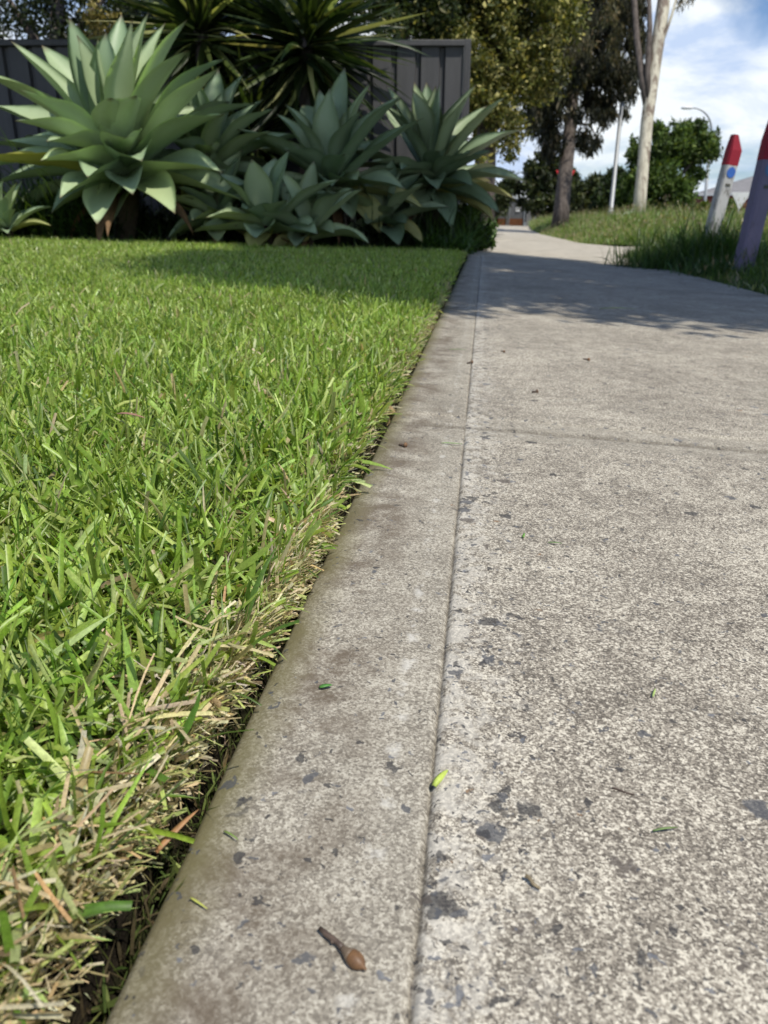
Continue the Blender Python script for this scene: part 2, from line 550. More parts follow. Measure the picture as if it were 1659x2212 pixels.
# ------------------------------------------------------------------ grass
def blades(N, base, az, tilt, curve, length, width, col, seg=4, fold=0.0, blunt=None, roll=None, basecol=None):
    """N blades as strips; returns verts, quads, colours"""
    S = seg
    t = np.linspace(0, 1, S + 1)
    ang = tilt[:, None] + curve[:, None] * t[None, :]
    st = length[:, None] / S
    hx = np.concatenate([np.zeros((N, 1)), np.cumsum(np.sin(ang[:, :-1]) * st, 1)], 1)
    hz = np.concatenate([np.zeros((N, 1)), np.cumsum(np.cos(ang[:, :-1]) * st, 1)], 1)
    ca, sa = np.cos(az)[:, None], np.sin(az)[:, None]
    P = np.stack([base[:, 0:1] + hx * ca, base[:, 1:2] + hx * sa, base[:, 2:3] + hz], 2)
    T = np.stack([np.sin(ang) * ca, np.sin(ang) * sa, np.cos(ang)], 2)
    side = np.stack([-sa + 0 * hx, ca + 0 * hx, 0 * hx], 2)
    nor = np.cross(side, T)
    if roll is None:
        roll = np.zeros(N)
    cr, sr = np.cos(roll)[:, None, None], np.sin(roll)[:, None, None]
    Wv = side * cr + nor * sr
    Nv = nor * cr - side * sr
    if blunt is None:
        blunt = np.zeros(N)
    prof_p = np.minimum(1.0, 0.55 + 1.6 * t) * np.clip(1 - t ** 2.2, 0, 1) ** 0.8
    prof_b = np.minimum(1.0, 0.6 + 1.6 * t) * (1 - 0.25 * t)
    prof = np.where(blunt[:, None] > 0.5, prof_b[None], prof_p[None]) * width[:, None] * 0.5
    L = P - Wv * prof[..., None]
    R = P + Wv * prof[..., None]
    if fold > 0:
        C = P - Nv * (prof * fold)[..., None]
        V = np.stack([L, C, R], 2)
        rows = 3
    else:
        V = np.stack([L, R], 2)
        rows = 2
    verts = V.reshape(-1, 3)
    b = np.arange(N)[:, None, None] * (S + 1) * rows + np.arange(S)[None, :, None] * rows + np.arange(rows - 1)[None, None, :]
    b = b.ravel()
    quads = np.stack([b, b + 1, b + 1 + rows, b + rows], 1)
    C = np.repeat(col[:, None, :], S + 1, 1)
    if basecol is not None:
        w = np.clip(1 - t / 0.35, 0, 1)[None, :, None]
        C = C * (1 - w) + basecol[:, None, :] * w
    C = np.repeat(C[:, :, None, :], rows, 2).reshape(-1, 3)
    return verts, quads, C


def join(parts):
    vs, qs, cs, o = [], [], [], 0
    for v, q, c in parts:
        vs.append(v); qs.append(q + o); cs.append(c); o += len(v)
    return np.concatenate(vs), np.concatenate(qs), np.concatenate(cs)


def pick(palette, probs, N, var=0.18):
    p = np.asarray(palette, dtype=float)
    i = rng.choice(len(p), N, p=np.asarray(probs) / np.sum(probs))
    c = p[i] * (1 + rng.normal(0, var, (N, 1))) * (1 + rng.normal(0, 0.05, (N, 3)))
    return np.clip(c, 0.004, 0.9)


M_grass = leaf_mat('grass_blade', 0.40, 0.40, 0.5, (1.22, 1.15, 0.6), 420.0)
M_straw = leaf_mat('dry_grass', 0.7, 0.3, 0.2, (1.1, 1.0, 0.8), 600.0)
GREEN = [(0.240, 0.370, 0.050), (0.340, 0.475, 0.088), (0.43, 0.55, 0.15), (0.100, 0.190, 0.030), (0.58, 0.65, 0.30), (0.50, 0.46, 0.24)]
GP = [0.32, 0.30, 0.18, 0.13, 0.06, 0.015]


def smooth_noise(x, y, s, seed):
    r_ = np.random.default_rng(seed)
    o = np.zeros_like(x)
    for k in range(5):
        a = r_.uniform(0, 2 * math.pi)
        f = s * r_.uniform(0.6, 1.7)
        o += np.sin(f * (x * math.cos(a) + y * math.sin(a)) + r_.uniform(0, 6.28))
    return o / 5


def lawn_patch(N, xr, yr, lmul, wmul, seg, fold, cond=None):
    x = rng.uniform(xr[0], xr[1], N)
    y = rng.uniform(yr[0], yr[1], N)
    k = (x < -0.149 + edge_in(y)) & (y < 6.70 + 0.30 * x)
    if cond is not None:
        k &= cond(x, y)
    x, y = x[k], y[k]
    n = len(x)
    z = lawn_z(x, y) - 0.002
    d = X_EDGE - x
    edge = np.clip(1 - (d - 0.03) / 0.08, 0, 1)
    length = rng.gamma(9, 0.0042, n) * lmul * (1 - 0.15 * edge)
    tilt = np.clip(rng.normal(0.90, 0.42, n), 0.0, 1.55)
    curve = rng.normal(0.35, 0.5, n)
    az = rng.uniform(0, 2 * math.pi, n)
    width = rng.gamma(7, 0.00056, n) * wmul
    width *= np.where(rng.random(n) < 0.12, 0.5, 1.0)
    pat = smooth_noise(x, y, 5.0, 5) * 0.5 + smooth_noise(x, y, 14.0, 8) * 0.5
    col = pick(GREEN, GP, n)
    col *= (1 + 0.22 * pat)[:, None]
    dry = rng.random(n) < (0.022 + 0.07 * edge + 0.07 * np.clip(smooth_noise(x, y, 3.2, 21) * 2.0 - 0.5, 0, 1))
    col[dry] = pick([(0.46, 0.37, 0.19), (0.55, 0.47, 0.28), (0.40, 0.31, 0.16), (0.42, 0.46, 0.18)], [4, 3, 0.8, 4], int(dry.sum()))
    basec = pick([(0.30, 0.36, 0.12), (0.40, 0.36, 0.17), (0.16, 0.22, 0.06)], [3, 2, 3], n)
    blunt = (rng.random(n) < 0.5).astype(float)
    base = np.stack([x, y, z], 1)
    return blades(n, base, az, tilt, curve, length, width, col, seg, fold, blunt, rng.normal(0, 0.7, n), basec)


parts = [
    lawn_patch(66000, (-1.15, -0.13), (0.02, 1.25), 0.9, 0.92, 4, 0.45, lambda x, y: x > -0.30 - 0.75 * y),
    lawn_patch(190000, (-2.4, -0.13), (1.25, 2.9), 0.72, 0.84, 3, 0.0, lambda x, y: x > -0.20 - 0.80 * y),
    lawn_patch(260000, (-4.9, -0.13), (2.9, 6.7), 0.70, 1.0, 2, 0.0, lambda x, y: x > -0.20 - 0.80 * y),
    lawn_patch(45000, (-7, -0.13), (-0.5, 6.7), 1.1, 1.8, 2, 0.0, lambda x, y: x < -0.10 - 0.75 * y),
]
v, q, c = join(parts)
tag(np_mesh('lawn_grass', v, q, M_grass, c), kind='stuff', label='short bright green mown lawn beside the concrete path', cat='grass')

# cut straw and roots along the lawn's edge, moss and clippings in the gap
parts = []
N = 9500
y = rng.uniform(0.02, 3.2, N)
y = np.where(rng.random(N) < 0.66, rng.uniform(0.05, 0.65, N), y)
x = X_EDGE - 0.033 - np.abs(rng.normal(0, 0.0065, N))
z = lawn_z(x, y) + 0.006 - 0.032 * rng.random(N) * (x > X_EDGE - 0.042)
x = x + edge_in(y)
az = rng.normal(0.0, 0.9, N)
tilt = rng.normal(0.95, 0.5, N)
len_ = rng.gamma(5, 0.0021, N)
wid = rng.gamma(4, 0.00034, N)
colr = pick([(0.62, 0.53, 0.29), (0.72, 0.65, 0.43), (0.46, 0.35, 0.18), (0.45, 0.52, 0.18), (0.24, 0.21, 0.10)], [4, 4, 1.2, 4, 1.4], N)
parts.append(blades(N, np.stack([x, y, z], 1), az, tilt, rng.normal(0.2, 0.5, N), len_, wid, colr, 2, 0, (rng.random(N) < 0.7) * 1.0, rng.normal(0, 0.8, N)))
N = 380     # broader dead sheaths lying flat on the edge
y = np.where(rng.random(N) < 0.8, rng.uniform(0.08, 0.42, N), rng.uniform(0.42, 2.0, N))
x = X_EDGE - 0.044 - np.abs(rng.normal(0, 0.014, N)) + edge_in(y)
z = lawn_z(x, y) + rng.uniform(0.0, 0.018, N)
parts.append(blades(N, np.stack([x, y, z], 1), rng.normal(0.2, 1.2, N), rng.normal(1.35, 0.25, N), rng.normal(0.1, 0.3, N), rng.gamma(8, 0.0026, N), rng.gamma(8, 0.00026, N),
                    pick([(0.56, 0.46, 0.27), (0.64, 0.58, 0.42), (0.48, 0.32, 0.16), (0.42, 0.46, 0.20)], [4, 4, 0.8, 2], N), 3, 0.3, np.ones(N), rng.normal(0, 0.5, N)))
N = 5200    # dark moss and clippings down in the gap
y = np.where(rng.random(N) < 0.6, rng.uniform(0.05, 1.0, N), rng.uniform(1.0, 3.5, N))
x = rng.uniform(X_EDGE - 0.033, X_EDGE - 0.006, N)
z = np.full(N, -0.044) + 0.020 * rng.random(N)
parts.append(blades(N, np.stack([x, y, z], 1), rng.uniform(0, 6.28, N), rng.normal(0.7, 0.5, N), rng.normal(0.4, 0.6, N), rng.gamma(4, 0.0042, N), rng.gamma(4, 0.0003, N),
                    pick([(0.07, 0.10, 0.025), (0.11, 0.14, 0.04), (0.09, 0.07, 0.04), (0.30, 0.24, 0.12)], [4, 3, 3, 1], N), 2, 0, np.zeros(N), rng.normal(0, 0.8, N)))
v, q, c = join(parts)
tag(np_mesh('edge_straw', v, q, M_straw, c), kind='stuff', label='dry straw and roots along the cut lawn edge', cat='dry grass')


def wild_grass(name, N, xf, yf, keepf, lmean, seed_share, palette, probs, wid=0.006, label='', tiltm=0.35):
    x, y = xf(N), yf(N)
    k = keepf(x, y)
    x, y = x[k], y[k]
    n = len(x)
    hmap = np.clip(0.75 + 0.45 * smooth_noise(x, y, 2.1, 33) + 0.25 * smooth_noise(x, y, 6.0, 12), 0.3, 1.6)
    lm = lmean(x, y) * hmap
    z = verge_z(x, y) - 0.01
    length = lm * rng.gamma(10, 0.1, n)
    col = pick(palette, probs, n, 0.2) * (1 + 0.2 * smooth_noise(x, y, 2.8, 4))[:, None]
    parts = [blades(n, np.stack([x, y, z], 1), rng.uniform(0, 6.28, n), np.clip(rng.normal(tiltm, 0.25, n), 0, 1.2), rng.normal(0.7, 0.45, n), length, rng.gamma(9, wid / 9, n), col, 3, 0, np.zeros(n), rng.normal(0, 0.6, n))]
    if seed_share:
        s = rng.random(n) < seed_share
        xs_, ys_, zs_ = x[s], y[s], z[s]
        m = len(xs_)
        L = lm[s] * rng.uniform(1.1, 1.6, m)
        a_, t_, cu = rng.uniform(0, 6.28, m), np.clip(rng.normal(0.18, 0.14, m), 0, 0.7), rng.normal(0.3, 0.2, m)
        bs = np.stack([xs_, ys_, zs_], 1)
        sc_ = pick([(0.30, 0.26, 0.15), (0.24, 0.25, 0.11), (0.38, 0.32, 0.21)], [2, 2, 1], m)
        parts.append(blades(m, bs, a_, t_, cu, L, np.full(m, 0.003), sc_, 3))
        tip = bs + np.stack([np.sin(t_ + 0.5 * cu) * np.cos(a_), np.sin(t_ + 0.5 * cu) * np.sin(a_), np.cos(t_ + 0.5 * cu)], 1) * (L * 0.97)[:, None]
        for r in range(3):
            parts.append(blades(m, tip, a_ + rng.normal(0, 1.2, m), t_ + rng.normal(0.5, 0.5, m), rng.normal(0.8, 0.5, m), rng.uniform(0.03, 0.09, m), rng.uniform(0.006, 0.014, m), sc_, 2))
    v, q, c = join(parts)
    return tag(np_mesh(name, v, q, M_grass, c), kind='stuff', label=label, cat='grass')


VG = [(0.075, 0.145, 0.024), (0.11, 0.195, 0.034), (0.17, 0.23, 0.055), (0.33, 0.31, 0.15)]
wild_grass('verge_grass', 80000, lambda n: rng.uniform(X_RIGHT - 0.05, 6.0, n), lambda n: rng.uniform(-1.0, 9.4, n),
           lambda x, y: (y < 8.3 + np.clip((x - 1.3) * 2.8, 0, 1.2)) & (x < np.maximum(3.0, 1.6 + 0.52 * y)),
           lambda x, y: 0.05 + 0.15 * np.clip((x - 1.42) / 0.55, 0, 1), 0.02, VG, [4, 4, 2, 0.5], 0.006, 'ragged green verge grass around the painted posts')
wild_grass('verge_grass', 95000, lambda n: 1.5 + rng.random(n) ** 1.3 * 14, lambda n: 11.3 + rng.random(n) ** 1.6 * 34,
           lambda x, y: (x > np.interp(y, [11.3, 11.6, 13.2, 22, 34, 52], [4, 1.85, 1.50, 1.50, 1.85, 2.85])) & (x < 13.3) & (x < 2.0 + 0.62 * y),
           lambda x, y: (0.08 + 0.21 * np.clip((x - 1.6) / 1.0, 0, 1)) * np.interp(x, [5.5, 8.5], [1, 0.3]), 0.10, [(0.12, 0.215, 0.032), (0.18, 0.285, 0.05), (0.25, 0.32, 0.09), (0.46, 0.43, 0.26)], [4, 4, 3, 1.2], 0.012, 'long seeding grass on the far verge below the gum tree')


# ------------------------------------------------------------------ leaf clouds and trees
M_leaf = leaf_mat('tree_leaf', 0.5, 0.3, 0.3, (1.2, 1.15, 0.5))


def leaf_cloud(clumps, per, ll, lw, palette, probs, droop=0.0, shell=0.45, var=0.2, squash=1.0, seed=1):
    """clumps: rows of (x, y, z, r); returns one leaf mesh filling them with small leaves"""
    r_ = np.random.default_rng(seed)
    cl = np.asarray(clumps, dtype=float)
    w = cl[:, 3] ** 2
    cnt = np.maximum(8, (per * w / w.mean()).astype(int))
    idx = np.repeat(np.arange(len(cl)), cnt)
    n = len(idx)
    d = r_.normal(0, 1, (n, 3))
    d /= np.linalg.norm(d, axis=1)[:, None]
    rad = cl[idx, 3] * r_.random(n) ** shell * (1 + 0.18 * r_.normal(0, 1, n))
    P = cl[idx, :3] + d * rad[:, None] * np.array([1, 1, squash])
    ax = r_.normal(0, 1, (n, 3))
    ax[:, 2] -= droop * 3
    ax /= np.linalg.norm(ax, axis=1)[:, None]
    up = r_.normal(0, 0.7, (n, 3)) + d * 0.6 + np.array([0, 0, 0.7])
    sd = np.cross(ax, up)
    sd /= np.linalg.norm(sd, axis=1)[:, None] + 1e-6
    nm = np.cross(sd, ax)
    L = ll * r_.gamma(12, 1 / 12, n)[:, None]
    Wd = lw * r_.gamma(12, 1 / 12, n)[:, None]
    mid = P + ax * L * 0.45 - nm * L * 0.06
    V = np.stack([P, mid + sd * Wd * 0.5, P + ax * L, mid - sd * Wd * 0.5], 1).reshape(-1, 3)
    Q = (np.arange(n) * 4)[:, None] + np.arange(4)[None]
    p = np.asarray(palette, dtype=float)
    i = r_.choice(len(p), n, p=np.asarray(probs) / np.sum(probs))
    clv = r_.normal(1, var, len(cl))[idx]
    C = np.clip(p[i] * clv[:, None] * (1 + r_.normal(0, 0.12, (n, 1))), 0.004, 0.9)
    return V, Q, np.repeat(C, 4, 0)


def clumps_in(c, rx, ry, rz, n, r0, r1, seed, hollow=0.35):
    r_ = random.Random(seed)
    res = []
    for _ in range(n):
        while True:
            p = Vector((r_.uniform(-1, 1), r_.uniform(-1, 1), r_.uniform(-1, 1)))
            if hollow < p.length < 1:
                break
        res.append((c[0] + p.x * rx, c[1] + p.y * ry, c[2] + p.z * rz, r_.uniform(r0, r1)))
    return res


def bark(name, a, b, scale=6.0, stretch=(1, 1, 0.15), patch=None):
    m, T = new_mat(name)
    co = T.n('ShaderNodeTexCoord').outputs['Object']
    mpv = T.n('ShaderNodeMapping', {0: co, 3: stretch}).outputs[0]
    f = T.noise(mpv, scale * 3, 6.0, 0.65, 0.5)
    base = T.mix(T.maprange(f, 0.35, 0.65), a, b)
    if patch:
        base = T.mix(T.maprange(T.noise(T.n('ShaderNodeMapping', {0: co, 3: (1, 1, 0.45)}).outputs[0], 2.6, 5.0, 0.65, 0.8), 0.50, 0.58, 0, 0.85), base, patch)
    bm = T.n('ShaderNodeBump', {'Height': f, 'Strength': 0.7, 'Distance': 0.03})
    out(T, principled(T, base, 0.85, 0.2, bm.outputs[0]).outputs[0])
    return m


M_barkdark = bark('dark_bark', (0.060, 0.048, 0.042), (0.16, 0.135, 0.12))
M_barkpale = bark('pale_gum_bark', (0.40, 0.37, 0.29), (0.62, 0.58, 0.47), 4.0, (1, 1, 0.3), (0.17, 0.125, 0.10))


def tree(name, base, label, trunk, limbs, clumps, per, ll, lw, pal, pr, barkm, droop=0.0, seed=1, group=None, squash=1.0, shell=0.45, var=0.2):
    """tree > trunk, crown; world coordinates are turned into the tree's own"""
    b = Vector(base)
    t = empty(name, b, label, 'tree', group)
    mb = MB()
    mb.tube([Vector(p) - b for p, r in trunk], [r for p, r in trunk], 12, True, 0.05, seed)
    for lb in limbs:
        mb.tube([Vector(p) - b for p, r in lb], [r for p, r in lb], 7, True, 0.05, seed + 1)
    mb.build('trunk', barkm, t, smooth=True)
    cl = [(x - b.x, y - b.y, z - b.z, r) for x, y, z, r in clumps]
    if cl:
        V, Q, C = leaf_cloud(cl, per, ll, lw, pal, pr, droop, shell, var, squash, seed)
        np_mesh('crown', V, Q, M_leaf, C, t, smooth=False)
    return t


def P_(px, py, d):
    return tuple(at(px, py, d))


def cl_at(lst, d, depth_jit=0.0, seed=0):
    """clumps given as (px, py, radius in px) at depth d"""
    r_ = random.Random(seed)
    res = []
    for px, py, r in lst:
        dd = d + r_.uniform(-depth_jit, depth_jit)
        p = at(px, py, dd)
        res.append((p.x, p.y, p.z, r * dd / 1661.0))
    return res


OLIVE = [(0.085, 0.100, 0.022), (0.150, 0.160, 0.038), (0.045, 0.060, 0.016), (0.46, 0.42, 0.15)]  # last, pale yellow covers creamy leaves and also paints sunlit clusters
# yellow-green tree over the fence end
r_ = random.Random(3)
cl = []
for _ in range(190):
    px = r_.uniform(930, 1225); py = r_.uniform(-260, 330)
    lim = 1215 - max(0, (py - 120)) * 0.75 + 12 * math.sin(py * 0.05)
    if px > lim or (py > 240 and px < 1000):
        continue
    cl.append((px, py, r_.uniform(26, 52)))
cl += [(1100, 330, 22), (1075, 300, 28), (1060, 250, 30), (1110, 310, 18), (1040, 340, 18), (1112, 255, 24), (1150, 205, 18), (1165, 150, 28)]
b = at(1040, 470, 12.5); b.z = -0.05
tree('broadleaf_tree', b, 'large olive and yellow-green broadleaf tree rising past the end post of the fence',
     [(b, 0.22), (b + Vector((0.02, 0, 1.2)), 0.17), (at(1060, 140, 12.5), 0.13), (at(1085, -150, 12.5), 0.08)],
     [[(at(1058, 190, 12.5), 0.10), (at(1130, 100, 12.3), 0.06), (at(1190, 40, 12.2), 0.03)], [(at(1055, 220, 12.5), 0.1), (at(980, 90, 12.6), 0.05), (at(940, -20, 12.6), 0.03)]],
     cl_at(cl, 12.4, 0.9, 4), 420, 0.085, 0.042, OLIVE, [4, 4, 2.2, 2.6], M_barkdark, 0.1, 5, var=0.28)

# dark trees behind the fence
cl = [(r_.uniform(690, 990), r_.uniform(-280, 70), r_.uniform(34, 60)) for _ in range(95)]
cl = [c for c in cl if c[1] < 62 - 20 * (c[0] < 760)]
b = at(860, 470, 12.0); b.z = 0.0
tree('broadleaf_tree', b, 'dark green tree whose foliage hangs over the top rail of the grey fence',
     [(b, 0.2), (at(862, 250, 12), 0.16), (at(868, 40, 12), 0.11), (at(850, -200, 12), 0.06)], [[(at(866, 90, 12), 0.08), (at(930, -30, 12), 0.04)], [(at(864, 70, 12), 0.08), (at(770, -60, 12), 0.04)]],
     cl_at(cl, 11.8, 0.8, 6), 400, 0.085, 0.038, [(0.035, 0.055, 0.016), (0.055, 0.080, 0.020), (0.022, 0.034, 0.012), (0.26, 0.25, 0.09)], [4, 3, 3, 0.7], M_barkdark, 0.1, 8)
cl = [(r_.uniform(-140, 330), r_.uniform(-300, 95), r_.uniform(34, 62)) for _ in range(80)]
b = at(120, 490, 9.6); b.z = 0.1
tree('evergreen_tree', b, 'near-black leafy evergreen behind the fence above the largest agave',
     [(b, 0.16), (at(120, 200, 9.6), 0.12), (at(130, -120, 9.6), 0.06)], [[(at(122, 120, 9.6), 0.06), (at(230, -10, 9.5), 0.03)], [(at(120, 150, 9.6), 0.06), (at(20, 0, 9.5), 0.03)]],
     cl_at(cl, 9.5, 0.7, 9) + clumps_in((-4.0, 6.95, 3.5), 1.5, 0.95, 0.9, 62, 0.22, 0.42, 91, 0.0) + clumps_in((-4.0, 6.75, 2.75), 1.5, 0.6, 0.4, 34, 0.2, 0.36, 95, 0.0), 360, 0.07, 0.034, [(0.020, 0.032, 0.012), (0.034, 0.050, 0.016), (0.013, 0.02, 0.009), (0.06, 0.085, 0.03)], [4, 3, 3, 0.8], M_barkdark, 0.0, 12)  # two unseen overhanging clump groups added to shade fence and bed
cl = [(r_.uniform(330, 720), r_.uniform(-300, 40), r_.uniform(40, 70)) for _ in range(60)]
b = at(520, 490, 10.6); b.z = 0.1
tree('evergreen_tree', b, 'dense dark evergreen behind the two spiky yucca heads',
     [(b, 0.16), (at(520, 200, 10.6), 0.12), (at(530, -120, 10.6), 0.06)], [[(at(522, 120, 10.6), 0.06), (at(630, -10, 10.5), 0.03)], [(at(520, 150, 10.6), 0.06), (at(420, 0, 10.5), 0.03)]],
     cl_at(cl, 10.5, 0.7, 19) + clumps_in((-1.35, 7.35, 3.6), 0.85, 0.75, 0.7, 12, 0.22, 0.40, 92, 0.0), 320, 0.08, 0.036, [(0.020, 0.032, 0.012), (0.034, 0.050, 0.016), (0.013, 0.02, 0.009)], [4, 3, 3], M_barkdark, 0.0, 14)  # high clump group out of view, added to shade the fence
# small flowering sprig in front of the dark evergreen
b = at(205, 470, 7.6); b.z = 0.12
t = empty('flowering_shrub', b, 'thin shrub with a pale yellow blossom clump left of the yucca', 'shrub')
mb = MB()
mb.tube([(0, 0, 0), at(205, 250, 7.7) - b, at(212, 60, 7.7) - b], [0.02, 0.014, 0.006], 6)
mb.build('stem', M_barkdark, t, smooth=True)
V, Q, C = leaf_cloud([(p.x - b.x, p.y - b.y, p.z - b.z, rr) for p, rr in ((at(198, 30, 7.7), 0.12), (at(218, 52, 7.7), 0.12), (at(205, 75, 7.7), 0.09), (at(245, 40, 7.7), 0.08), (at(190, -20, 7.7), 0.13))], 110, 0.045, 0.028,
                     [(0.30, 0.25, 0.08), (0.40, 0.34, 0.12), (0.10, 0.12, 0.03)], [3, 2, 2], 0.1, 0.5, 0.15, 1.0, 4)
np_mesh('blossom', V, Q, M_leaf, C, t, smooth=False)

# tall dark tree with drooping foliage beyond the driveway
r_ = random.Random(21)
cl = []
for _ in range(370):
    px = r_.uniform(1130, 1392); py = r_.uniform(-330, 318)
    c0 = 1250 + (py < 100) * 12
    half = 132 if py < 190 else 132 - (py - 190) * 0.42
    if abs(px - c0) > half:
        continue
    if py > 170 and r_.random() < 0.30:
        continue
    cl.append((px, py, r_.uniform(11, 26)))
cl += [(1180, 262, 15), (1165, 240, 16), (1350, 240, 14), (1362, 200, 16), (1290, 300, 14), (1275, 322, 10), (1200, 285, 12), (1370, 140, 20), (1380, 60, 20)]
b = at(1210, 475, 22); b.z = verge_z(np.array(b.x), np.array(b.y)).item() - 0.05
tree('drooping_tree', b, 'tall dark tree with drooping foliage and a thick grey-brown trunk on the far verge',
     [(b, 0.27), (at(1214, 440, 22), 0.225), (at(1222, 370, 22), 0.205), (at(1231, 290, 22), 0.185), (at(1238, 200, 22), 0.16), (at(1250, 60, 22), 0.12), (at(1255, -150, 22), 0.06)],
     [[(at(1236, 230, 22), 0.09), (at(1190, 160, 22), 0.05), (at(1165, 60, 22), 0.03)], [(at(1237, 210, 22), 0.1), (at(1300, 130, 22), 0.06), (at(1345, 90, 22), 0.03)],
      [(at(1246, 100, 22), 0.08), (at(1310, 0, 22), 0.05), (at(1340, -90, 22), 0.03)], [(at(1233, 265, 22), 0.05), (at(1275, 270, 22), 0.03), (at(1290, 300, 22), 0.015)]],
     cl_at(cl, 22, 1.2, 2), 230, 0.17, 0.045, [(0.030, 0.034, 0.018), (0.045, 0.046, 0.024), (0.020, 0.022, 0.014), (0.105, 0.085, 0.045)], [4, 3, 3, 1.1], M_barkdark, 0.9, 31, squash=1.25)

# pale gum tree
b = at(1382, 446, 18); b.z = verge_z(np.array(b.x), np.array(b.y)).item() - 0.05
r_ = random.Random(5)
cl = [(r_.uniform(1215, 1385), r_.uniform(-260, 120), r_.uniform(14, 28)) for _ in range(34)]
cl += [(1472, 2, 11), (1490, -6, 10), (1440, -60, 30), (1500, -90, 30), (1380, -120, 40)]
gum = tree('gum_tree', b, 'slender pale gum tree with blotchy cream bark and a thin bare side branch',
     [(b, 0.155), (at(1384, 420, 18), 0.145), (at(1390, 350, 18), 0.140), (at(1397, 270, 18), 0.138), (at(1404, 215, 18), 0.145), (at(1418, 110, 18), 0.15), (at(1432, 20, 18), 0.15), (at(1440, -60, 18), 0.12), (at(1455, -250, 18), 0.06)],
     [[(at(1416, 125, 18), 0.05), (at(1436, 75, 17.9), 0.04), (at(1452, 30, 17.8), 0.032), (at(1460, 0, 17.8), 0.028), (at(1488, -50, 17.8), 0.015)],
      [(at(1455, 22, 17.8), 0.02), (at(1478, 2, 17.8), 0.012), (at(1497, -12, 17.8), 0.006)]],
     cl_at(cl, 18.6, 0.7, 3), 150, 0.14, 0.034, [(0.10, 0.085, 0.04), (0.075, 0.075, 0.035), (0.05, 0.05, 0.028), (0.16, 0.12, 0.06)], [3, 3, 2, 1], M_barkpale, 0.9, 41, squash=1.2)

mb = MB()
mb.tube([at(1400, 236, 18) - b, at(1388, 170, 18) - b, at(1376, 90, 18.1) - b, at(1370, 0, 18.2) - b, at(1352, -140, 18.2) - b], [0.10, 0.085, 0.075, 0.065, 0.035], 10, True, 0.08, 5)
mb.tube([at(1402, 225, 17.95) - b, at(1398, 150, 17.9) - b, at(1404, 60, 17.9) - b, at(1400, -60, 17.9) - b], [0.07, 0.07, 0.065, 0.04], 10, True, 0.08, 6)
tag(mb.build('branch', M_barkdark, gum, smooth=True), 'side limbs in shade, coloured dark brown, rising left of the pale trunk')  # limbs of the pale gum; the dark bark colour paints their shade
# bright bushy tree by the street light
r_ = random.Random(8)
cl = []
for px, py, r in ((1450, 370, 58), (1400, 385, 52), (1490, 350, 52), (1440, 315, 46), (1492, 300, 40), (1520, 320, 34), (1380, 350, 40), (1360, 420, 42), (1430, 430, 50), (1480, 410, 44), (1500, 268, 20), (1420, 285, 22), (1535, 300, 18), (1372, 318, 22), (1543, 325, 14), (1470, 285, 24)):
    cl += [(px + r_.uniform(-r, r) * 0.7, py + r_.uniform(-r, r) * 0.7, r * r_.uniform(0.24, 0.5)) for _ in range(9)]
b = at(1440, 475, 27); b.z = verge_z(np.array(b.x), np.array(b.y)).item() - 0.05
tree('bushy_tree', b, 'bright green bushy tree behind the pale gum trunk, below the street light',
     [(b, 0.2), (at(1440, 425, 27), 0.16), (at(1445, 370, 27), 0.1), (at(1452, 310, 27), 0.04)], [[(at(1441, 420, 27), 0.1), (at(1395, 380, 27), 0.05)], [(at(1442, 410, 27), 0.1), (at(1495, 350, 27), 0.05)]],
     cl_at(cl, 27, 1.0, 7), 170, 0.17, 0.075, [(0.070, 0.120, 0.026), (0.105, 0.165, 0.036), (0.042, 0.075, 0.020), (0.17, 0.22, 0.06)], [4, 3, 2.5, 1], M_barkdark, -0.1, 51, var=0.25)


def round_bush(name, label, blobs, d, base_px, per, ll, lw, pal, seed, group=None, trunk_r=0.15, nsub=10):
    r_ = random.Random(seed)
    cl = []
    for px, py, r in blobs:
        cl += [(px + r_.uniform(-r, r) * 0.75, py + r_.uniform(-r, r) * 0.75, r * r_.uniform(0.25, 0.5)) for _ in range(nsub)]
    b = at(base_px[0], base_px[1], d); b.z = -0.25
    top = at(blobs[0][0], blobs[0][1], d)
    return tree(name, b, label, [(b, trunk_r), (b.lerp(top, 0.6), trunk_r * 0.7), (top, trunk_r * 0.3)], [], cl_at(cl, d, d * 0.03, seed), per, ll, lw, pal, [4, 3, 2.5, 1], M_barkdark, 0, seed, group, var=0.22)


HG = [(0.040, 0.056, 0.020), (0.062, 0.080, 0.026), (0.026, 0.036, 0.016), (0.095, 0.10, 0.038)]
BT = 'bushy trees at the far end of the path'
round_bush('round_tree', 'rounded olive-green tree left of the dark trunk over the far gate', [(1160, 385, 42), (1110, 410, 36), (1195, 370, 36), (1205, 410, 40), (1150, 430, 36), (1085, 425, 26), (1190, 445, 30), (1180, 350, 22), (1235, 385, 20)], 52, (1165, 478), 190, 0.30, 0.15, HG, 61, BT)
round_bush('round_tree', 'low dark tree just right of the thick dark trunk', [(1262, 410, 26), (1250, 435, 26), (1285, 430, 26), (1268, 455, 22), (1295, 398, 18), (1240, 455, 20)], 46, (1265, 478), 170, 0.28, 0.14, HG, 62, BT)
round_bush('round_tree', 'dark tree between the grey pole and the low dark tree', [(1320, 400, 26), (1312, 430, 30), (1340, 385, 26), (1345, 430, 26), (1318, 455, 24), (1300, 445, 22)], 44, (1320, 478), 170, 0.28, 0.14, [(0.034, 0.056, 0.018), (0.05, 0.078, 0.022), (0.022, 0.035, 0.014), (0.08, 0.1, 0.03)], 63, BT)
round_bush('round_tree', 'small pale-tipped tree at the far left end of the path', [(1072, 425, 20), (1060, 440, 18), (1080, 445, 16), (1052, 420, 14), (1050, 455, 16)], 58, (1065, 478), 150, 0.32, 0.16, HG, 64, BT)

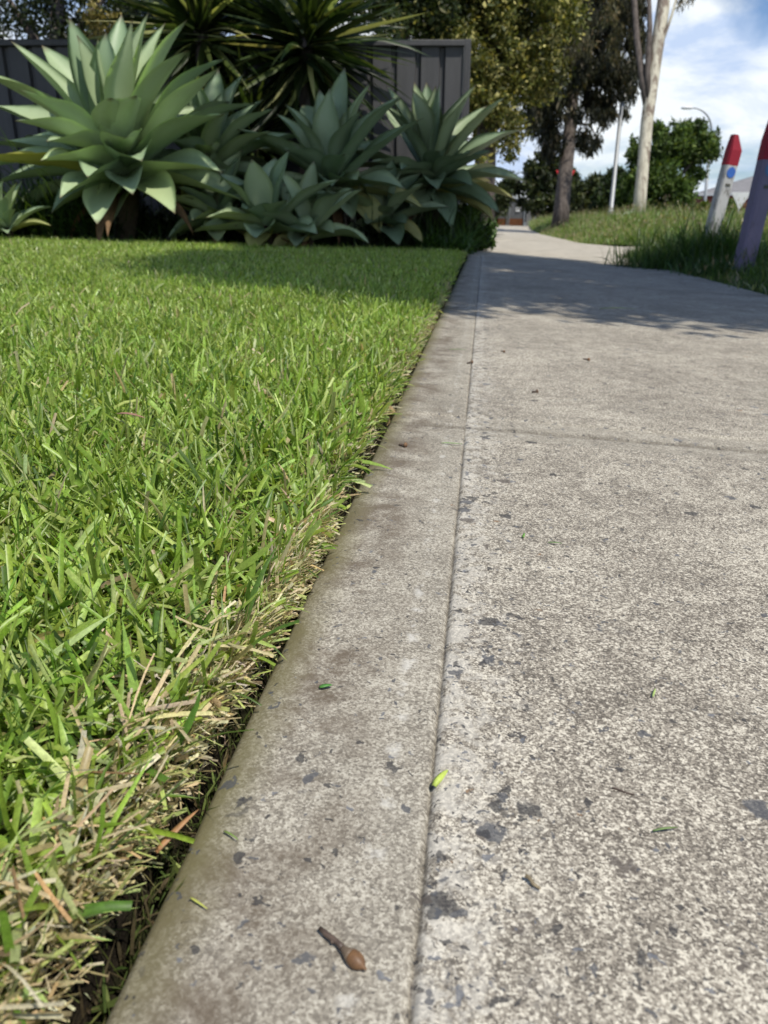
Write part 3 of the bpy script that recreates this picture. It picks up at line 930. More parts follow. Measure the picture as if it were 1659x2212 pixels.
# street tree to the right, out of the picture, whose shade lies over the path
r_ = random.Random(77)
cl = []
for k in range(600):
    c0, rx, ry, rz = ((0.95, 4.75, 5.4), 1.2, 0.8, 1.0) if k >= 540 else ((0.75, 2.55, 3.9), 0.75, 1.35, 0.4) if k < 65 else ((2.95, 4.1, 3.9), 0.8, 0.8, 0.5) if k < 115 else ((1.70, 2.85, 3.9), 1.75, 1.95, 0.7) if k < 360 else ((1.55, 4.0, 5.3), 1.15, 1.2, 1.1)
    while True:
        p = Vector((r_.uniform(-1, 1), r_.uniform(-1, 1), r_.uniform(-1, 1)))
        if p.length < 1:
            break
    cl.append((c0[0] + p.x * rx, c0[1] + p.y * ry, c0[2] + p.z * rz, r_.uniform(0.2, 0.4)))
tree('street_tree', (2.7, 2.2, -0.15), 'broad street tree on the verge whose shade falls across the path and posts',
     [((2.7, 2.2, -0.15), 0.16), ((2.65, 2.25, 1.4), 0.13), ((2.3, 2.6, 2.8), 0.1), ((1.9, 3.2, 4.4), 0.06), ((1.6, 3.8, 5.6), 0.03)],
     [[((2.55, 2.3, 2.1), 0.07), ((1.6, 1.7, 3.3), 0.04), ((1.0, 1.4, 3.9), 0.02)], [((2.4, 2.5, 2.5), 0.07), ((1.9, 3.6, 3.4), 0.04), ((1.5, 4.3, 3.9), 0.02)], [((2.3, 2.5, 2.8), 0.06), ((2.9, 3.1, 3.7), 0.03)]],
     cl, 200, 0.11, 0.05, HG, [4, 3, 2, 1], M_barkdark, 0.2, 78)

# ------------------------------------------------------------------ fence
def fence():
    A = at(1010, 88, 7.0)
    L = at(0, 95, 7.0)
    d = Vector((L.x - A.x, L.y - A.y, 0)).normalized()
    top = 1.79
    z0 = -0.02
    length = 9.6
    m, T = new_mat('dark_grey_steel')
    co = T.n('ShaderNodeTexCoord').outputs['Object']
    f = T.noise(T.n('ShaderNodeMapping', {0: co, 3: (3, 3, 0.5)}).outputs[0], 4.0, 6.0, 0.65)
    base = T.mix(T.maprange(f, 0.35, 0.7), (0.062, 0.062, 0.066), (0.086, 0.086, 0.090))
    out(T, principled(T, base, 0.5, 0.4).outputs[0])
    root = empty('fence', (A.x, A.y, z0), 'dark grey ribbed steel fence behind the agaves, ending at a square post', 'fence')
    nrm = Vector((-d.y, d.x, 0))
    if nrm.y > 0:
        nrm = -nrm
    # ribbed sheet: wide trays with deep narrow returns
    mb = MB()
    pts = []
    x = 0.035
    pitch = 0.222
    while x < length:
        pts += [(x, 0.0), (x + 0.160, 0.0), (x + 0.176, -0.034), (x + 0.206, -0.034)]
        x += pitch
    fr = [d * p + nrm * (-k) * -1 for p, k in pts]
    vs = [(q_.x, q_.y, 0.03) for q_ in fr] + [(q_.x, q_.y, top - z0 - 0.05) for q_ in fr]
    n = len(fr)
    mb.add(vs, [(i, i + 1, i + 1 + n, i + n) for i in range(n - 1)])
    sh = mb.build('panel', m, root)
    so = sh.modifiers.new('thick', 'SOLIDIFY'); so.thickness = 0.003
    ang = math.atan2(d.y, d.x)
    R = Matrix.Rotation(ang, 4, 'Z')
    mb = MB()
    mb.box(d * (length / 2) + Vector((0, 0, top - z0 - 0.025)), (length - 0.06, 0.085, 0.05), R)
    mb.build('rail', m, root, bevel=0.006)
    mb = MB()
    mb.box(d * (length / 2) + Vector((0, 0, 0.03)), (length - 0.06, 0.07, 0.055), R)
    mb.build('rail', m, root, bevel=0.006)
    mb = MB()
    mb.box(Vector((0, 0, (top - z0) / 2)), (0.062, 0.062, top - z0 + 0.012), R)
    for k in (-0.012, 0.012):
        mb.box(Vector((0, 0, (top - z0) / 2 - 0.01)) + nrm * 0.032 + d * k, (0.008, 0.006, top - z0 - 0.03), R)
    mb.build('post', m, root, bevel=0.004)
    for k in (2.4, 4.8, 7.2):
        mb = MB()
        mb.box(d * k + nrm * 0.02 + Vector((0, 0, (top - z0) / 2)), (0.06, 0.05, top - z0 - 0.055), R)
        mb.build('post', m, root, bevel=0.004)


fence()


# ------------------------------------------------------------------ agaves
def agave_mat(name):
    m, T = new_mat(name)
    a = T.n('ShaderNodeAttribute', attribute_name='Col').outputs['Color']
    co = T.n('ShaderNodeTexCoord').outputs['Object']
    f = T.noise(co, 7.0, 5.0, 0.6, 0.3)
    base = T.mix(T.maprange(f, 0.35, 0.7, 0.0, 0.35), a, T.mix(1.0, a, (1.25, 1.2, 1.25), 'MULTIPLY'))
    base = T.mix(T.maprange(T.noise(co, 38.0, 4.0, 0.6), 0.62, 0.75, 0, 0.25), base, (0.20, 0.18, 0.08))
    p = principled(T, base, 0.48, 0.4)
    tr = T.n('ShaderNodeBsdfTranslucent', {0: T.mix(1.0, base, (1.1, 1.2, 0.5), 'MULTIPLY')})
    out(T, T.n('ShaderNodeMixShader', {0: 0.12, 1: p.outputs[0], 2: tr.outputs[0]}).outputs[0])
    return m


M_agave = agave_mat('agave_leaf')
M_dead = simple_mat('withered_leaf', (0.16, 0.095, 0.045), 0.8, 0.3, 12.0, 0.4)
M_agstem = simple_mat('agave_stem', (0.06, 0.045, 0.03), 0.9, 0.3, 14.0, 0.6)


def agave_leaf(az, inc, bend, L, Wd, col, rr, origin=(0, 0, 0), S=12, K=7):
    """one fleshy leaf: inc = angle from vertical at the root, bend = extra angle gained to the tip"""
    t = np.linspace(0, 1, S + 1)
    ang = inc + bend * t ** 1.5
    dl = L / S
    h = np.concatenate([[0.03], 0.03 + np.cumsum(np.sin(ang[:-1]) * dl)])
    z = np.concatenate([[0.0], np.cumsum(np.cos(ang[:-1]) * dl)])
    lat = np.cumsum(np.full(S + 1, rr.normal(0, 0.0035))) * L
    ca, sa = math.cos(az), math.sin(az)
    rise = np.clip(t / 0.52, 0, 1)
    fall_ = np.clip((t - 0.52) / 0.48, 0, 1)
    w = Wd * (0.52 + 0.48 * np.sin(rise * math.pi / 2) ** 1.3) * np.where(t > 0.52, np.cos(fall_ * math.pi / 2) ** 1.05, 1) + 0.002
    u = np.linspace(-1, 1, K)
    chan = 0.72 * (1 - 0.35 * t)
    ph = rr.uniform(0, 6.28)
    wav = 0.065 * np.sin(t * rr.uniform(7, 11) + ph)
    thick = 0.013 * (Wd / 0.2) * (1 - t * 0.92)
    vs, cs = [], []
    for side in (1, -1):
        for i in range(S + 1):
            tx, tz = math.sin(ang[i]), math.cos(ang[i])
            nx, nz = -tz, tx      # upper side normal (towards the axis)
            for k in u:
                off = chan[i] * w[i] * 0.5 * (k * k) + wav[i] * w[i] * k + (thick[i] * (1 - k * k) * (0.25 if side > 0 else -1.0))
                s_ = k * w[i] * 0.5 + lat[i]
                r = h[i] + nx * off
                zz = z[i] + nz * off
                vs.append((origin[0] + r * ca - s_ * sa, origin[1] + r * sa + s_ * ca, origin[2] + zz))
                e = abs(k) > 0.95
                cc = np.array(col) * (1.30 if e else 1.0)
                if t[i] > 0.965:
                    cc = np.array((0.10, 0.06, 0.035))
                cs.append(cc)
    nrow = K
    one = (S + 1) * K
    fs = []
    for i in range(S):
        for k in range(K - 1):
            a = i * nrow + k
            fs.append((a, a + 1, a + 1 + nrow, a + nrow))
            b = one + a
            fs.append((b, b + nrow, b + nrow + 1, b + 1))
        for k in (0, K - 1):
            a = i * nrow + k
            fs.append((a, a + nrow, a + nrow + one, a + one))
    return np.array(vs), np.array(fs), np.array(cs)


AG = [(0.325, 0.415, 0.240), (0.280, 0.375, 0.220), (0.375, 0.465, 0.250), (0.235, 0.330, 0.190)]


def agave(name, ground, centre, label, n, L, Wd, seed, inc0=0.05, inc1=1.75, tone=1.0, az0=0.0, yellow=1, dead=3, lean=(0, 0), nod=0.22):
    rr = np.random.default_rng(seed)
    g = Vector(ground)
    c = Vector(centre) - g
    t = empty(name, g, label, 'agave', 'agaves in the bed before the fence')
    mb = MB()
    mb.tube([(0, 0, -0.02), c * 0.5 + Vector((0.02, 0.01, 0)), c + Vector((0, 0, 0.02))], [0.075 * L, 0.07 * L, 0.09 * L], 9, True, 0.12, seed)
    mb.build('stem', M_agstem, t, smooth=True)
    P = []
    for i in range(n):
        f = (i + 0.5) / n
        az = az0 + i * 2.39996 + rr.normal(0, 0.12)
        inc = inc0 + (inc1 - inc0) * f ** 0.85 + rr.normal(0, 0.06)
        fr = -math.sin(az)
        inc = min(1.75, inc + (0.75 * max(fr, 0) ** 1.5 - 0.12 * max(-fr, 0)) * (1 - f))
        bend = 0.18 + 0.45 * f + rr.normal(0, 0.16)
        LL = L * (float(np.interp(f, [0, 0.3, 0.7, 1], [0.72, 1.03, 1.0, 0.78])) + rr.normal(0, 0.05)) * (1 - 0.33 * max(fr, 0) ** 1.5)
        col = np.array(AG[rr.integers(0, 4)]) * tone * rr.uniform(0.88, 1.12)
        if f > 0.8 and rr.random() < 0.35:
            col = col * np.array((1.5, 1.15, 0.75))
        org = c + Vector((rr.normal(0, 0.012), rr.normal(0, 0.012), (0.10 - 0.20 * f) * L))
        org += Vector((lean[0], lean[1], 0)) * (1 - f) * 0.1
        P.append(agave_leaf(az, max(0.02, inc), bend, LL, Wd * rr.uniform(0.88, 1.1), col, rr, org))
    v, q, c_ = join(P)
    tm = np.array(Matrix.Rotation(nod, 3, 'X') @ Matrix.Rotation(-0.1, 3, 'Y'))
    v = (v - np.array(c)) @ tm.T + np.array(c)
    np_mesh('rosette', v, q, M_agave, c_, t)
    for k in range(yellow):
        az = math.pi + rr.uniform(-0.5, 0.6) if k == 0 else rr.uniform(math.pi, 2 * math.pi)
        v, q, c_ = agave_leaf(az, 1.45 + rr.normal(0, 0.1), 0.2, L * 0.95, Wd * 0.95, (0.42, 0.42, 0.10), rr, c + Vector((0, 0, -0.06 * L)))
        o = np_mesh('yellow_leaf', v, q, M_agave, c_, t)
    for k in range(dead):
        az = rr.uniform(math.pi * 0.95, math.pi * 2.05)
        v, q, c_ = agave_leaf(az, 1.9 + rr.normal(0, 0.15), 1.0, L * 0.62, Wd * 0.35, (0.2, 0.12, 0.05), rr, c + Vector((0, 0, -0.12 * L)), 9, 5)
        np_mesh('withered_leaf', v, q, M_dead, None, t)
    return t


def G(px, d):
    p = at(px, 500, d)
    p.z = lawn_z(np.array(p.x), np.array(p.y)).item() + 0.01
    return p


agave('agave', G(268, 5.9), at(272, 365, 5.75), 'largest agave, sunlit pale blue-green rosette with a yellowing leaf on its left', 50, 1.06, 0.29, 3, 0.10, 1.6, 1.12, 0.4, 2, 4)
agave('agave', G(452, 6.3), at(455, 362, 6.15), 'middle-height agave crowded against the right of the largest agave', 28, 0.74, 0.225, 5, 0.15, 1.8, 1.0, 1.1, 1, 2)
agave('agave', G(585, 5.85), at(582, 488, 5.75), 'low agave with broad upright leaves at the lawn edge below the yucca', 15, 0.56, 0.23, 8, 0.10, 1.6, 1.0, 2.0, 0, 1)
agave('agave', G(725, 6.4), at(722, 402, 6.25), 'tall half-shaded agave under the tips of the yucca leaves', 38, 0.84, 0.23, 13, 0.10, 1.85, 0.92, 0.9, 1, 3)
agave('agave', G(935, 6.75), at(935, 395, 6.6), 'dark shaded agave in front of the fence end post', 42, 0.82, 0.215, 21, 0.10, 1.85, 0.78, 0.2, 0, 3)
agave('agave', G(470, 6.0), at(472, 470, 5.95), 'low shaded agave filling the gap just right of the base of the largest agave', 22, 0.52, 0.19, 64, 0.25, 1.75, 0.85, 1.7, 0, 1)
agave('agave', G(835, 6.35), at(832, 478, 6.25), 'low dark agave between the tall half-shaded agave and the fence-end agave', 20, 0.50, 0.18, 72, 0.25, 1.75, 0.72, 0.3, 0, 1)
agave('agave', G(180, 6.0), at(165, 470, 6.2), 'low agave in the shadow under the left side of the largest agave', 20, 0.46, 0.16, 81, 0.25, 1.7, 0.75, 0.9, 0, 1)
agave('agave', G(15, 5.6), at(12, 490, 5.45), 'small young agave in the weeds at the far left of the bed', 20, 0.36, 0.085, 34, 0.08, 1.4, 1.0, 0.6, 0, 0)
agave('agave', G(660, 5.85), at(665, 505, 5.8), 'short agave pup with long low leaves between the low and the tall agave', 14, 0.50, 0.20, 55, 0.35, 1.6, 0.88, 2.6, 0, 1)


# ------------------------------------------------------------------ yuccas
def yucca(base, head, label, n, L, Wd, seed):
    rr = np.random.default_rng(seed)
    b = Vector(base)
    h = Vector(head) - b
    t = empty('yucca', b, label, 'yucca', 'yuccas behind the agaves')
    mb = MB()
    mb.tube([(0, 0, 0), h * 0.5 + Vector((0.04, 0, 0)), h], [0.10, 0.08, 0.06], 9, True, 0.12, seed)
    mb.build('trunk', M_barkdark, t, smooth=True)
    az = rr.uniform(0, 6.28, n)
    cosz = rr.uniform(-0.98, 0.85, n)
    tilt = np.arccos(cosz)
    org = np.array(h)[None] + rr.normal(0, 0.03, (n, 3)) + np.stack([0 * az, 0 * az, -0.28 * (tilt / 3.0)], 1)
    col = pick([(0.038, 0.066, 0.016), (0.07, 0.10, 0.026), (0.34, 0.37, 0.15), (0.025, 0.045, 0.014)], [4, 3, 2.0, 3], n, 0.2)  # pale share of the colours paints sunlit blades among the dark ones
    v, q, c = blades(n, org, az, tilt, np.abs(rr.normal(0.22, 0.2, n)) * np.sign(2.3 - tilt), L * rr.uniform(0.75, 1.1, n), Wd * rr.uniform(0.8, 1.15, n), col, 5, 0.35, np.zeros(n), rr.normal(0, 0.5, n))
    np_mesh('leaves', v, q, M_grass, c, t)


yucca(G(440, 6.9), at(432, 36, 6.75), 'left of the two spiky dark green yuccas, above the gap right of the largest agave', 230, 1.05, 0.064, 6)
yucca(G(655, 7.05), at(662, 62, 6.75), 'right spiky yucca whose drooping leaves cross the grey fence', 250, 1.08, 0.066, 7)
yucca(G(545, 7.1), at(545, 270, 6.95), 'lower shaded yucca head between the two tall ones', 150, 0.85, 0.052, 9)


# ------------------------------------------------------------------ ground cover in the bed and at the fence end
def cover(name, N, xf, yf, keepf, ll, palette, probs, lmul, label, wid=0.012, zoff=0.0):
    x, y = xf(N), yf(N)
    k = keepf(x, y)
    x, y = x[k], y[k]
    n = len(x)
    z = lawn_z(x, y) + zoff
    P = [blades(n, np.stack([x, y, z], 1), rng.uniform(0, 6.28, n), np.clip(rng.normal(0.4, 0.3, n), 0, 1.3), rng.normal(0.9, 0.5, n), ll * rng.gamma(6, 1 / 6, n) * lmul(x, y), rng.gamma(6, wid / 6, n), pick(palette, probs, n, 0.22), 3, 0, np.zeros(n), rng.normal(0, 0.6, n))]
    m = int(n * 0.8)
    i = rng.choice(n, m)
    cl = np.stack([x[i], y[i], z[i] + 0.10 * rng.random(m) * lmul(x[i], y[i]), np.full(m, 0.05)], 1)
    P.append(leaf_cloud(cl[: max(4, m // 8)], 8, 0.05, 0.03, palette, probs, 0, 0.6, 0.2, 1, 3))
    v, q, c = join(P)
    return tag(np_mesh(name, v, q, M_grass, c), kind='stuff', label=label, cat='ground cover')


cover('undergrowth', 30000, lambda n: rng.uniform(-6, -0.25, n), lambda n: rng.uniform(4.2, 7.6, n), lambda x, y: (y > 6.72 + 0.30 * x) & (y < 7.75 + 0.2 * x), 0.24,
      [(0.030, 0.055, 0.014), (0.05, 0.085, 0.02), (0.02, 0.034, 0.012)], [3, 2, 3], lambda x, y: 0.7 + 0.5 * np.sin(x * 5) ** 2, 'dark weedy undergrowth below the agaves')
cover('undergrowth', 7000, lambda n: rng.uniform(-0.55, -0.10, n), lambda n: rng.uniform(6.55, 7.9, n), lambda x, y: rng.random(len(x)) < 0.9, 0.24,
      [(0.055, 0.12, 0.020), (0.085, 0.17, 0.03), (0.035, 0.07, 0.016)], [3, 2, 2], lambda x, y: np.clip(0.35 + 0.9 * (y - 6.5), 0.35, 1.3), 'bright green creeper and grass clump where the bed meets the path', 0.010)
cover('undergrowth', 3200, lambda n: rng.uniform(-3.55, -2.85, n), lambda n: rng.uniform(5.75, 6.3, n), lambda x, y: y > 6.75 + 0.3 * x, 0.36,
      [(0.07, 0.14, 0.025), (0.10, 0.18, 0.035), (0.04, 0.08, 0.018)], [3, 2, 2], lambda x, y: 0.5 + 0.7 * (rng.random(len(x)) < 0.35), 'tall weeds left of the largest agave', 0.010)

# ivy mound on the fence corner
b = at(1030, 500, 6.95); b.z = 0.0
t = empty('creeper_bush', b, 'bright leafy creeper bush at the corner between agave bed and path', 'bush')
cl = []
r_ = random.Random(14)
for px, py, r in ((1020, 420, 26), (1035, 450, 26), (1045, 490, 26), (1005, 470, 30), (1025, 515, 26), (990, 510, 28), (1000, 395, 18), (1050, 520, 18), (960, 515, 24)):
    cl += [(px + r_.uniform(-r, r) * .6, py + r_.uniform(-r, r) * .6, r * r_.uniform(.35, .6)) for _ in range(5)]
cl = [(x - b.x, y - b.y, z - b.z, rr) for x, y, z, rr in cl_at(cl, 6.9, 0.2, 5)]
mb = MB()
for k in range(5):
    mb.tube([(0.03 * k - 0.06, 0.02 * k, 0), (0.05 * k - 0.12, 0.03, 0.25), (0.06 * k - 0.14, 0.05, 0.42)], [0.012, 0.009, 0.004], 6)
mb.build('stem', M_barkdark, t, smooth=True)
V, Q, C = leaf_cloud(cl, 70, 0.055, 0.032, [(0.050, 0.105, 0.02), (0.08, 0.15, 0.028), (0.03, 0.06, 0.015)], [3, 2, 2], 0.2, 0.5, 0.2, 1, 6)
np_mesh('foliage', V, Q, M_leaf, C, t, smooth=False)


# ------------------------------------------------------------------ painted posts
def paint_mat(name, col, wood, worn):
    m, T = new_mat(name)
    co = T.n('ShaderNodeTexCoord').outputs['Object']
    gr = T.noise(T.n('ShaderNodeMapping', {0: co, 3: (1, 1, 0.05)}).outputs[0], 120.0, 4.0, 0.7, 0.2)
    big = T.noise(T.n('ShaderNodeMapping', {0: co, 3: (1, 1, 0.3)}).outputs[0], 22.0, 6.0, 0.7, 0.5)
    base = T.mix(gr, tuple(c * 0.78 for c in col), tuple(min(1, c * 1.15) for c in col))
    chip = T.maprange(T.math('ADD', T.math('MULTIPLY', big, 0.7), T.math('MULTIPLY', gr, 0.3)), 0.60 - worn, 0.64 - worn)
    base = T.mix(T.math('MULTIPLY', chip, 0.85), base, T.mix(gr, tuple(c * 0.6 for c in wood), wood))
    bm = T.n('ShaderNodeBump', {'Height': T.math('SUBTRACT', gr, T.math('MULTIPLY', chip, 0.5)), 'Strength': 0.5, 'Distance': 0.002})
    out(T, principled(T, base, 0.7, 0.3, bm.outputs[0]).outputs[0])
    return m


M_greypaint = paint_mat('weathered_white_paint', (0.52, 0.52, 0.51), (0.24, 0.23, 0.21), 0.07)
M_purple = paint_mat('purple_paint', (0.205, 0.18, 0.265), (0.15, 0.135, 0.17), 0.03)
M_red = paint_mat('red_paint', (0.33, 0.020, 0.040), (0.20, 0.07, 0.05), 0.01)
M_blue = simple_mat('blue_paint', (0.045, 0.15, 0.52), 0.5, 0.12, 10.0)
M_blue2 = simple_mat('faded_blue_paint', (0.09, 0.19, 0.36), 0.6, 0.15, 10.0)
M_notch = simple_mat('notch_shade_door_wood', (0.10, 0.10, 0.08), 0.9, 0.2, 10.0)


def painted_post(loc, h, w, red_h, rz, lean, mat, blue, label):
    """square timber post set corner-on, chamfered front arris, red chisel top, blue disc and a small dark block drawn as a shaded notch"""
    t = empty('painted_post', loc, label, 'post', 'painted timber posts on the verge')
    t.rotation_euler = (lean[0], lean[1], rz)
    a = w / 2
    c = w * 0.16
    prof = [(-a, -a + c), (-a + c, -a), (a, -a), (a, a), (-a, a)]

    def prism(z0, z1, k=1.0, top=None):
        mb = MB()
        n = len(prof)
        lo = [(x, y, z0) for x, y in prof]
        hi = [(x, y, z1) for x, y in prof] if top is None else top
        mb.add(lo + hi, [tuple(range(n))[::-1], tuple(range(n, 2 * n))] + [(i, (i + 1) % n, (i + 1) % n + n, i + n) for i in range(n)])
        return mb
    zs = h - red_h
    prism(-0.25, zs).build('body', mat, t, bevel=0.004)
    # red section: straight, then sloping to a small off-centre flat
    mid = h - red_h * 0.50
    mb = prism(zs, mid)
    n = len(prof)
    top = [(-a * 0.96 + (x + a) * 0.40, -a * 0.7 + (y + a) * 0.6, h) for x, y in prof]
    mb.add([(x, y, mid) for x, y in prof] + top, [tuple(range(n, 2 * n))] + [(i, (i + 1) % n, (i + 1) % n + n, i + n) for i in range(n)])
    mb.f.pop(1)                                   # open seam between the two lifts
    mb.f = [f for f in mb.f]
    mb.build('cap', M_red, t)
    # disc and notch on the wide front face (-y side)
    mb = MB()
    m_ = 28
    zc_ = zs - w * 0.55
    r = w * 0.36
    ring = [(r * math.cos(2 * math.pi * k / m_) + c * 0.4, r * math.sin(2 * math.pi * k / m_) * 1.15) for k in range(m_)]
    mb.add([(x, -a - 0.004, zc_ + z) for x, z in ring] + [(x, -a + 0.002, zc_ + z) for x, z in ring],
           [tuple(range(m_))] + [(i, i + m_, (i + 1) % m_ + m_, (i + 1) % m_) for i in range(m_)])
    mb.build('disc', blue, t)
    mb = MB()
    mb.box((c * 0.5, -a + 0.002, zc_ - w * 0.98), (w * 0.42, 0.01, w * 0.20))  # shade of the notch set as a dark block, no hollow is cut
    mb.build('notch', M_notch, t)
    return t


bz = lambda p: verge_z(np.array(p.x), np.array(p.y)).item()
p1 = at(1602, 590, 5.0); g1_ = bz(p1)
p2 = at(1524, 530, 5.9); g2_ = bz(p2)
p1.z, p2.z = g1_, g2_
top1, top2 = at(1641, 272, 5.0), at(1570, 298, 5.9)
painted_post(p1, top1.z - p1.z, 0.100, 0.225, math.radians(8), (0, math.atan2((top1.x - p1.x), top1.z - p1.z), ), M_purple, M_blue2, 'purple painted timber post with red tip and faded blue disc, at the right edge')
painted_post(p2, top2.z - p2.z, 0.088, 0.205, math.radians(10), (0, math.atan2((top2.x - p2.x), top2.z - p2.z)), M_greypaint, M_blue, 'worn white timber post with bright red tip and blue disc, left of the purple post')

# dark grass tufts round the post feet
P = []
for cx, cy, n, L in ((p2.x - 0.05, p2.y - 0.25, 900, 0.30), (p2.x + 0.25, p2.y - 0.1, 500, 0.24), (p2.x - 0.45, p2.y - 0.35, 500, 0.20), (p1.x + 0.22, p1.y + 0.05, 300, 0.2), (p1.x - 0.16, p1.y + 0.1, 260, 0.14), (p2.x - 0.25, p2.y + 0.2, 600, 0.28)):
    x = rng.normal(cx, 0.13, n); y = rng.normal(cy, 0.13, n)
    P.append(blades(n, np.stack([x, y, verge_z(x, y) - 0.01], 1), rng.uniform(0, 6.28, n), np.clip(rng.normal(0.25, 0.2, n), 0, 1), rng.normal(0.8, 0.4, n), L * rng.gamma(12, 1 / 12, n), rng.gamma(9, 0.0065 / 9, n), pick([(0.04, 0.09, 0.018), (0.06, 0.125, 0.024), (0.09, 0.15, 0.035)], [3, 3, 1], n), 4, 0, np.zeros(n), rng.normal(0, 0.6, n)))
v, q, c = join(P)
tag(np_mesh('grass_tufts', v, q, M_grass, c), kind='stuff', label='dark green grass tufts round the feet of the painted posts', cat='grass')

# dandelion heads
M_yellow = simple_mat('dandelion_yellow', (0.75, 0.50, 0.02), 0.6, 0.1, 30.0)
M_stalk = simple_mat('green_stalk', (0.10, 0.17, 0.04), 0.6, 0.1, 30.0)
for px, py, d, lab in ((1393, 479, 13.5, 'yellow dandelion in the long grass below the pale gum trunk'), (1480, 474, 12.9, 'yellow dandelion in the long grass right of the pale gum trunk')):
    p = at(px, py, d)
    t = empty('dandelion', (p.x, p.y, bz(p)), lab, 'flower', 'dandelions in the far verge')
    hgt = p.z - bz(p)
    mb = MB(); mb.tube([(0, 0, 0), (0.01, 0, hgt * 0.6), (0, 0, hgt)], [0.004, 0.003, 0.003], 5)
    mb.build('stalk', M_stalk, t, smooth=True)
    mb = MB()
    for k in range(22):
        a = k * 2.4
        r = 0.036
        mb.add([(0.004 * math.cos(a + 1.5), 0.004 * math.sin(a + 1.5), hgt), (r * math.cos(a), r * math.sin(a), hgt + 0.012 + 0.012 * (k % 3)), (-0.004 * math.cos(a + 1.5), -0.004 * math.sin(a + 1.5), hgt + 0.004)], [(0, 1, 2)])
        mb.add([(0.002, 0, hgt + 0.02), (r * 0.6 * math.cos(a + .2), r * .6 * math.sin(a + .2), hgt + 0.028), (r * 0.6 * math.cos(a + .5), r * .6 * math.sin(a + .5), hgt + 0.024)], [(0, 1, 2)])
    mb.build('flower_head', M_yellow, t)

# ------------------------------------------------------------------ poles, signs, gate, houses
M_galv = simple_mat('galvanised_steel', (0.31, 0.325, 0.34), 0.5, 0.1, 5.0, 0.0, 0.5, 0.3)
M_white = simple_mat('white_sign', (0.78, 0.78, 0.78), 0.5, 0.05, 5.0)
M_signred = simple_mat('sign_red', (0.62, 0.03, 0.04), 0.5, 0.05, 5.0)
M_signback = simple_mat('sign_back', (0.50, 0.51, 0.53), 0.45, 0.08, 5.0)

pb = at(1319, 462, 24); pt = at(1352, 190, 24); pb.z = bz(pb) - 0.02
t = empty('utility_pole', pb, 'plain grey steel pole between the dark tree and the pale gum', 'pole')
mb = MB(); mb.tube([(0, 0, 0), (0, 0, 0.35), (0, 0, 0.36), Vector((0.02, 0, pt.z - pb.z))], [0.085, 0.085, 0.068, 0.052], 14)
mb.build('shaft', M_galv, t, smooth=True)
mb = MB(); mb.box((0, 0, 0.03), (0.3, 0.3, 0.05)); mb.build('base_plate', M_galv, t, bevel=0.01)

lb = at(1516, 482, 45); lt = at(1536, 285, 45); lh = at(1492, 235, 45); lb.z = -0.4
t = empty('street_light', lb, 'tall street light with a curved arm above the bushy tree', 'street light')
arm = [lt - lb]
for k in range(1, 11):
    a = k / 10 * math.pi / 2
    arm.append(Vector((lt.x - lb.x - (lt.x - lh.x) * (1 - math.cos(a)), (lt.y - lb.y), lt.z - lb.z + (lh.z - lt.z) * math.sin(a))))
mb = MB(); mb.tube([(0, 0, 0), (0, 0, 2.0), arm[0]], [0.11, 0.09, 0.065], 12); mb.build('shaft', M_galv, t, smooth=True)
mb = MB(); mb.tube(arm, [0.065 - 0.003 * k for k in range(len(arm))], 10); mb.build('arm', M_galv, t, smooth=True)
mb = MB()
hp = arm[-1]
mb.tube([hp + Vector((0.05, 0, 0)), hp + Vector((-0.1, 0, 0.02)), hp + Vector((-0.45, 0, 0.02)), hp + Vector((-0.62, 0, 0.0))], [0.05, 0.10, 0.10, 0.04], 10)
mb.build('lamp_head', M_white, t, smooth=True)


def triangle_sign(name, centre, base_z, s, thick, label, face, back_only, yawz):
    c = Vector(centre)
    t = empty(name, (c.x, c.y, base_z), label, 'sign', rz=yawz)
    h = c.z - base_z
    mb = MB(); mb.tube([(0, 0.03, 0), (0, 0.03, h + s * 0.25)], [0.035, 0.035], 10); mb.build('post', M_galv, t, smooth=True)

    def tri(k, y0, y1):
        pts = [(-s / 2 * k, s * 0.29 * k), (s / 2 * k, s * 0.29 * k), (0, -s * 0.577 * k)]
        m2 = MB()
        m2.add([(x, y0, h + z) for x, z in pts] + [(x, y1, h + z) for x, z in pts], [(0, 1, 2), (5, 4, 3), (0, 3, 4, 1), (1, 4, 5, 2), (2, 5, 3, 0)])
        return m2
    if back_only:
        tri(1.0, -0.012, -0.006).build('plate', M_signback, t)
        tri(0.98, -0.02, -0.0125).build('face', M_white, t)
    else:
        tri(1.0, -0.012, -0.006).build('plate', M_signred, t)
        tri(0.62, -0.016, -0.0125).build('face', M_white, t)


sg = at(1221, 381, 40)
triangle_sign('give_way_sign', sg, -0.35, 1.02, 0.01, 'red and white triangular give way sign half hidden by the thick dark trunk', None, False, math.radians(8))
sg = at(1600, 428, 31)
triangle_sign('give_way_sign', sg, -0.42, 0.78, 0.01, 'plain pale triangular sign on a thin post between the two painted posts', None, True, math.radians(-5))

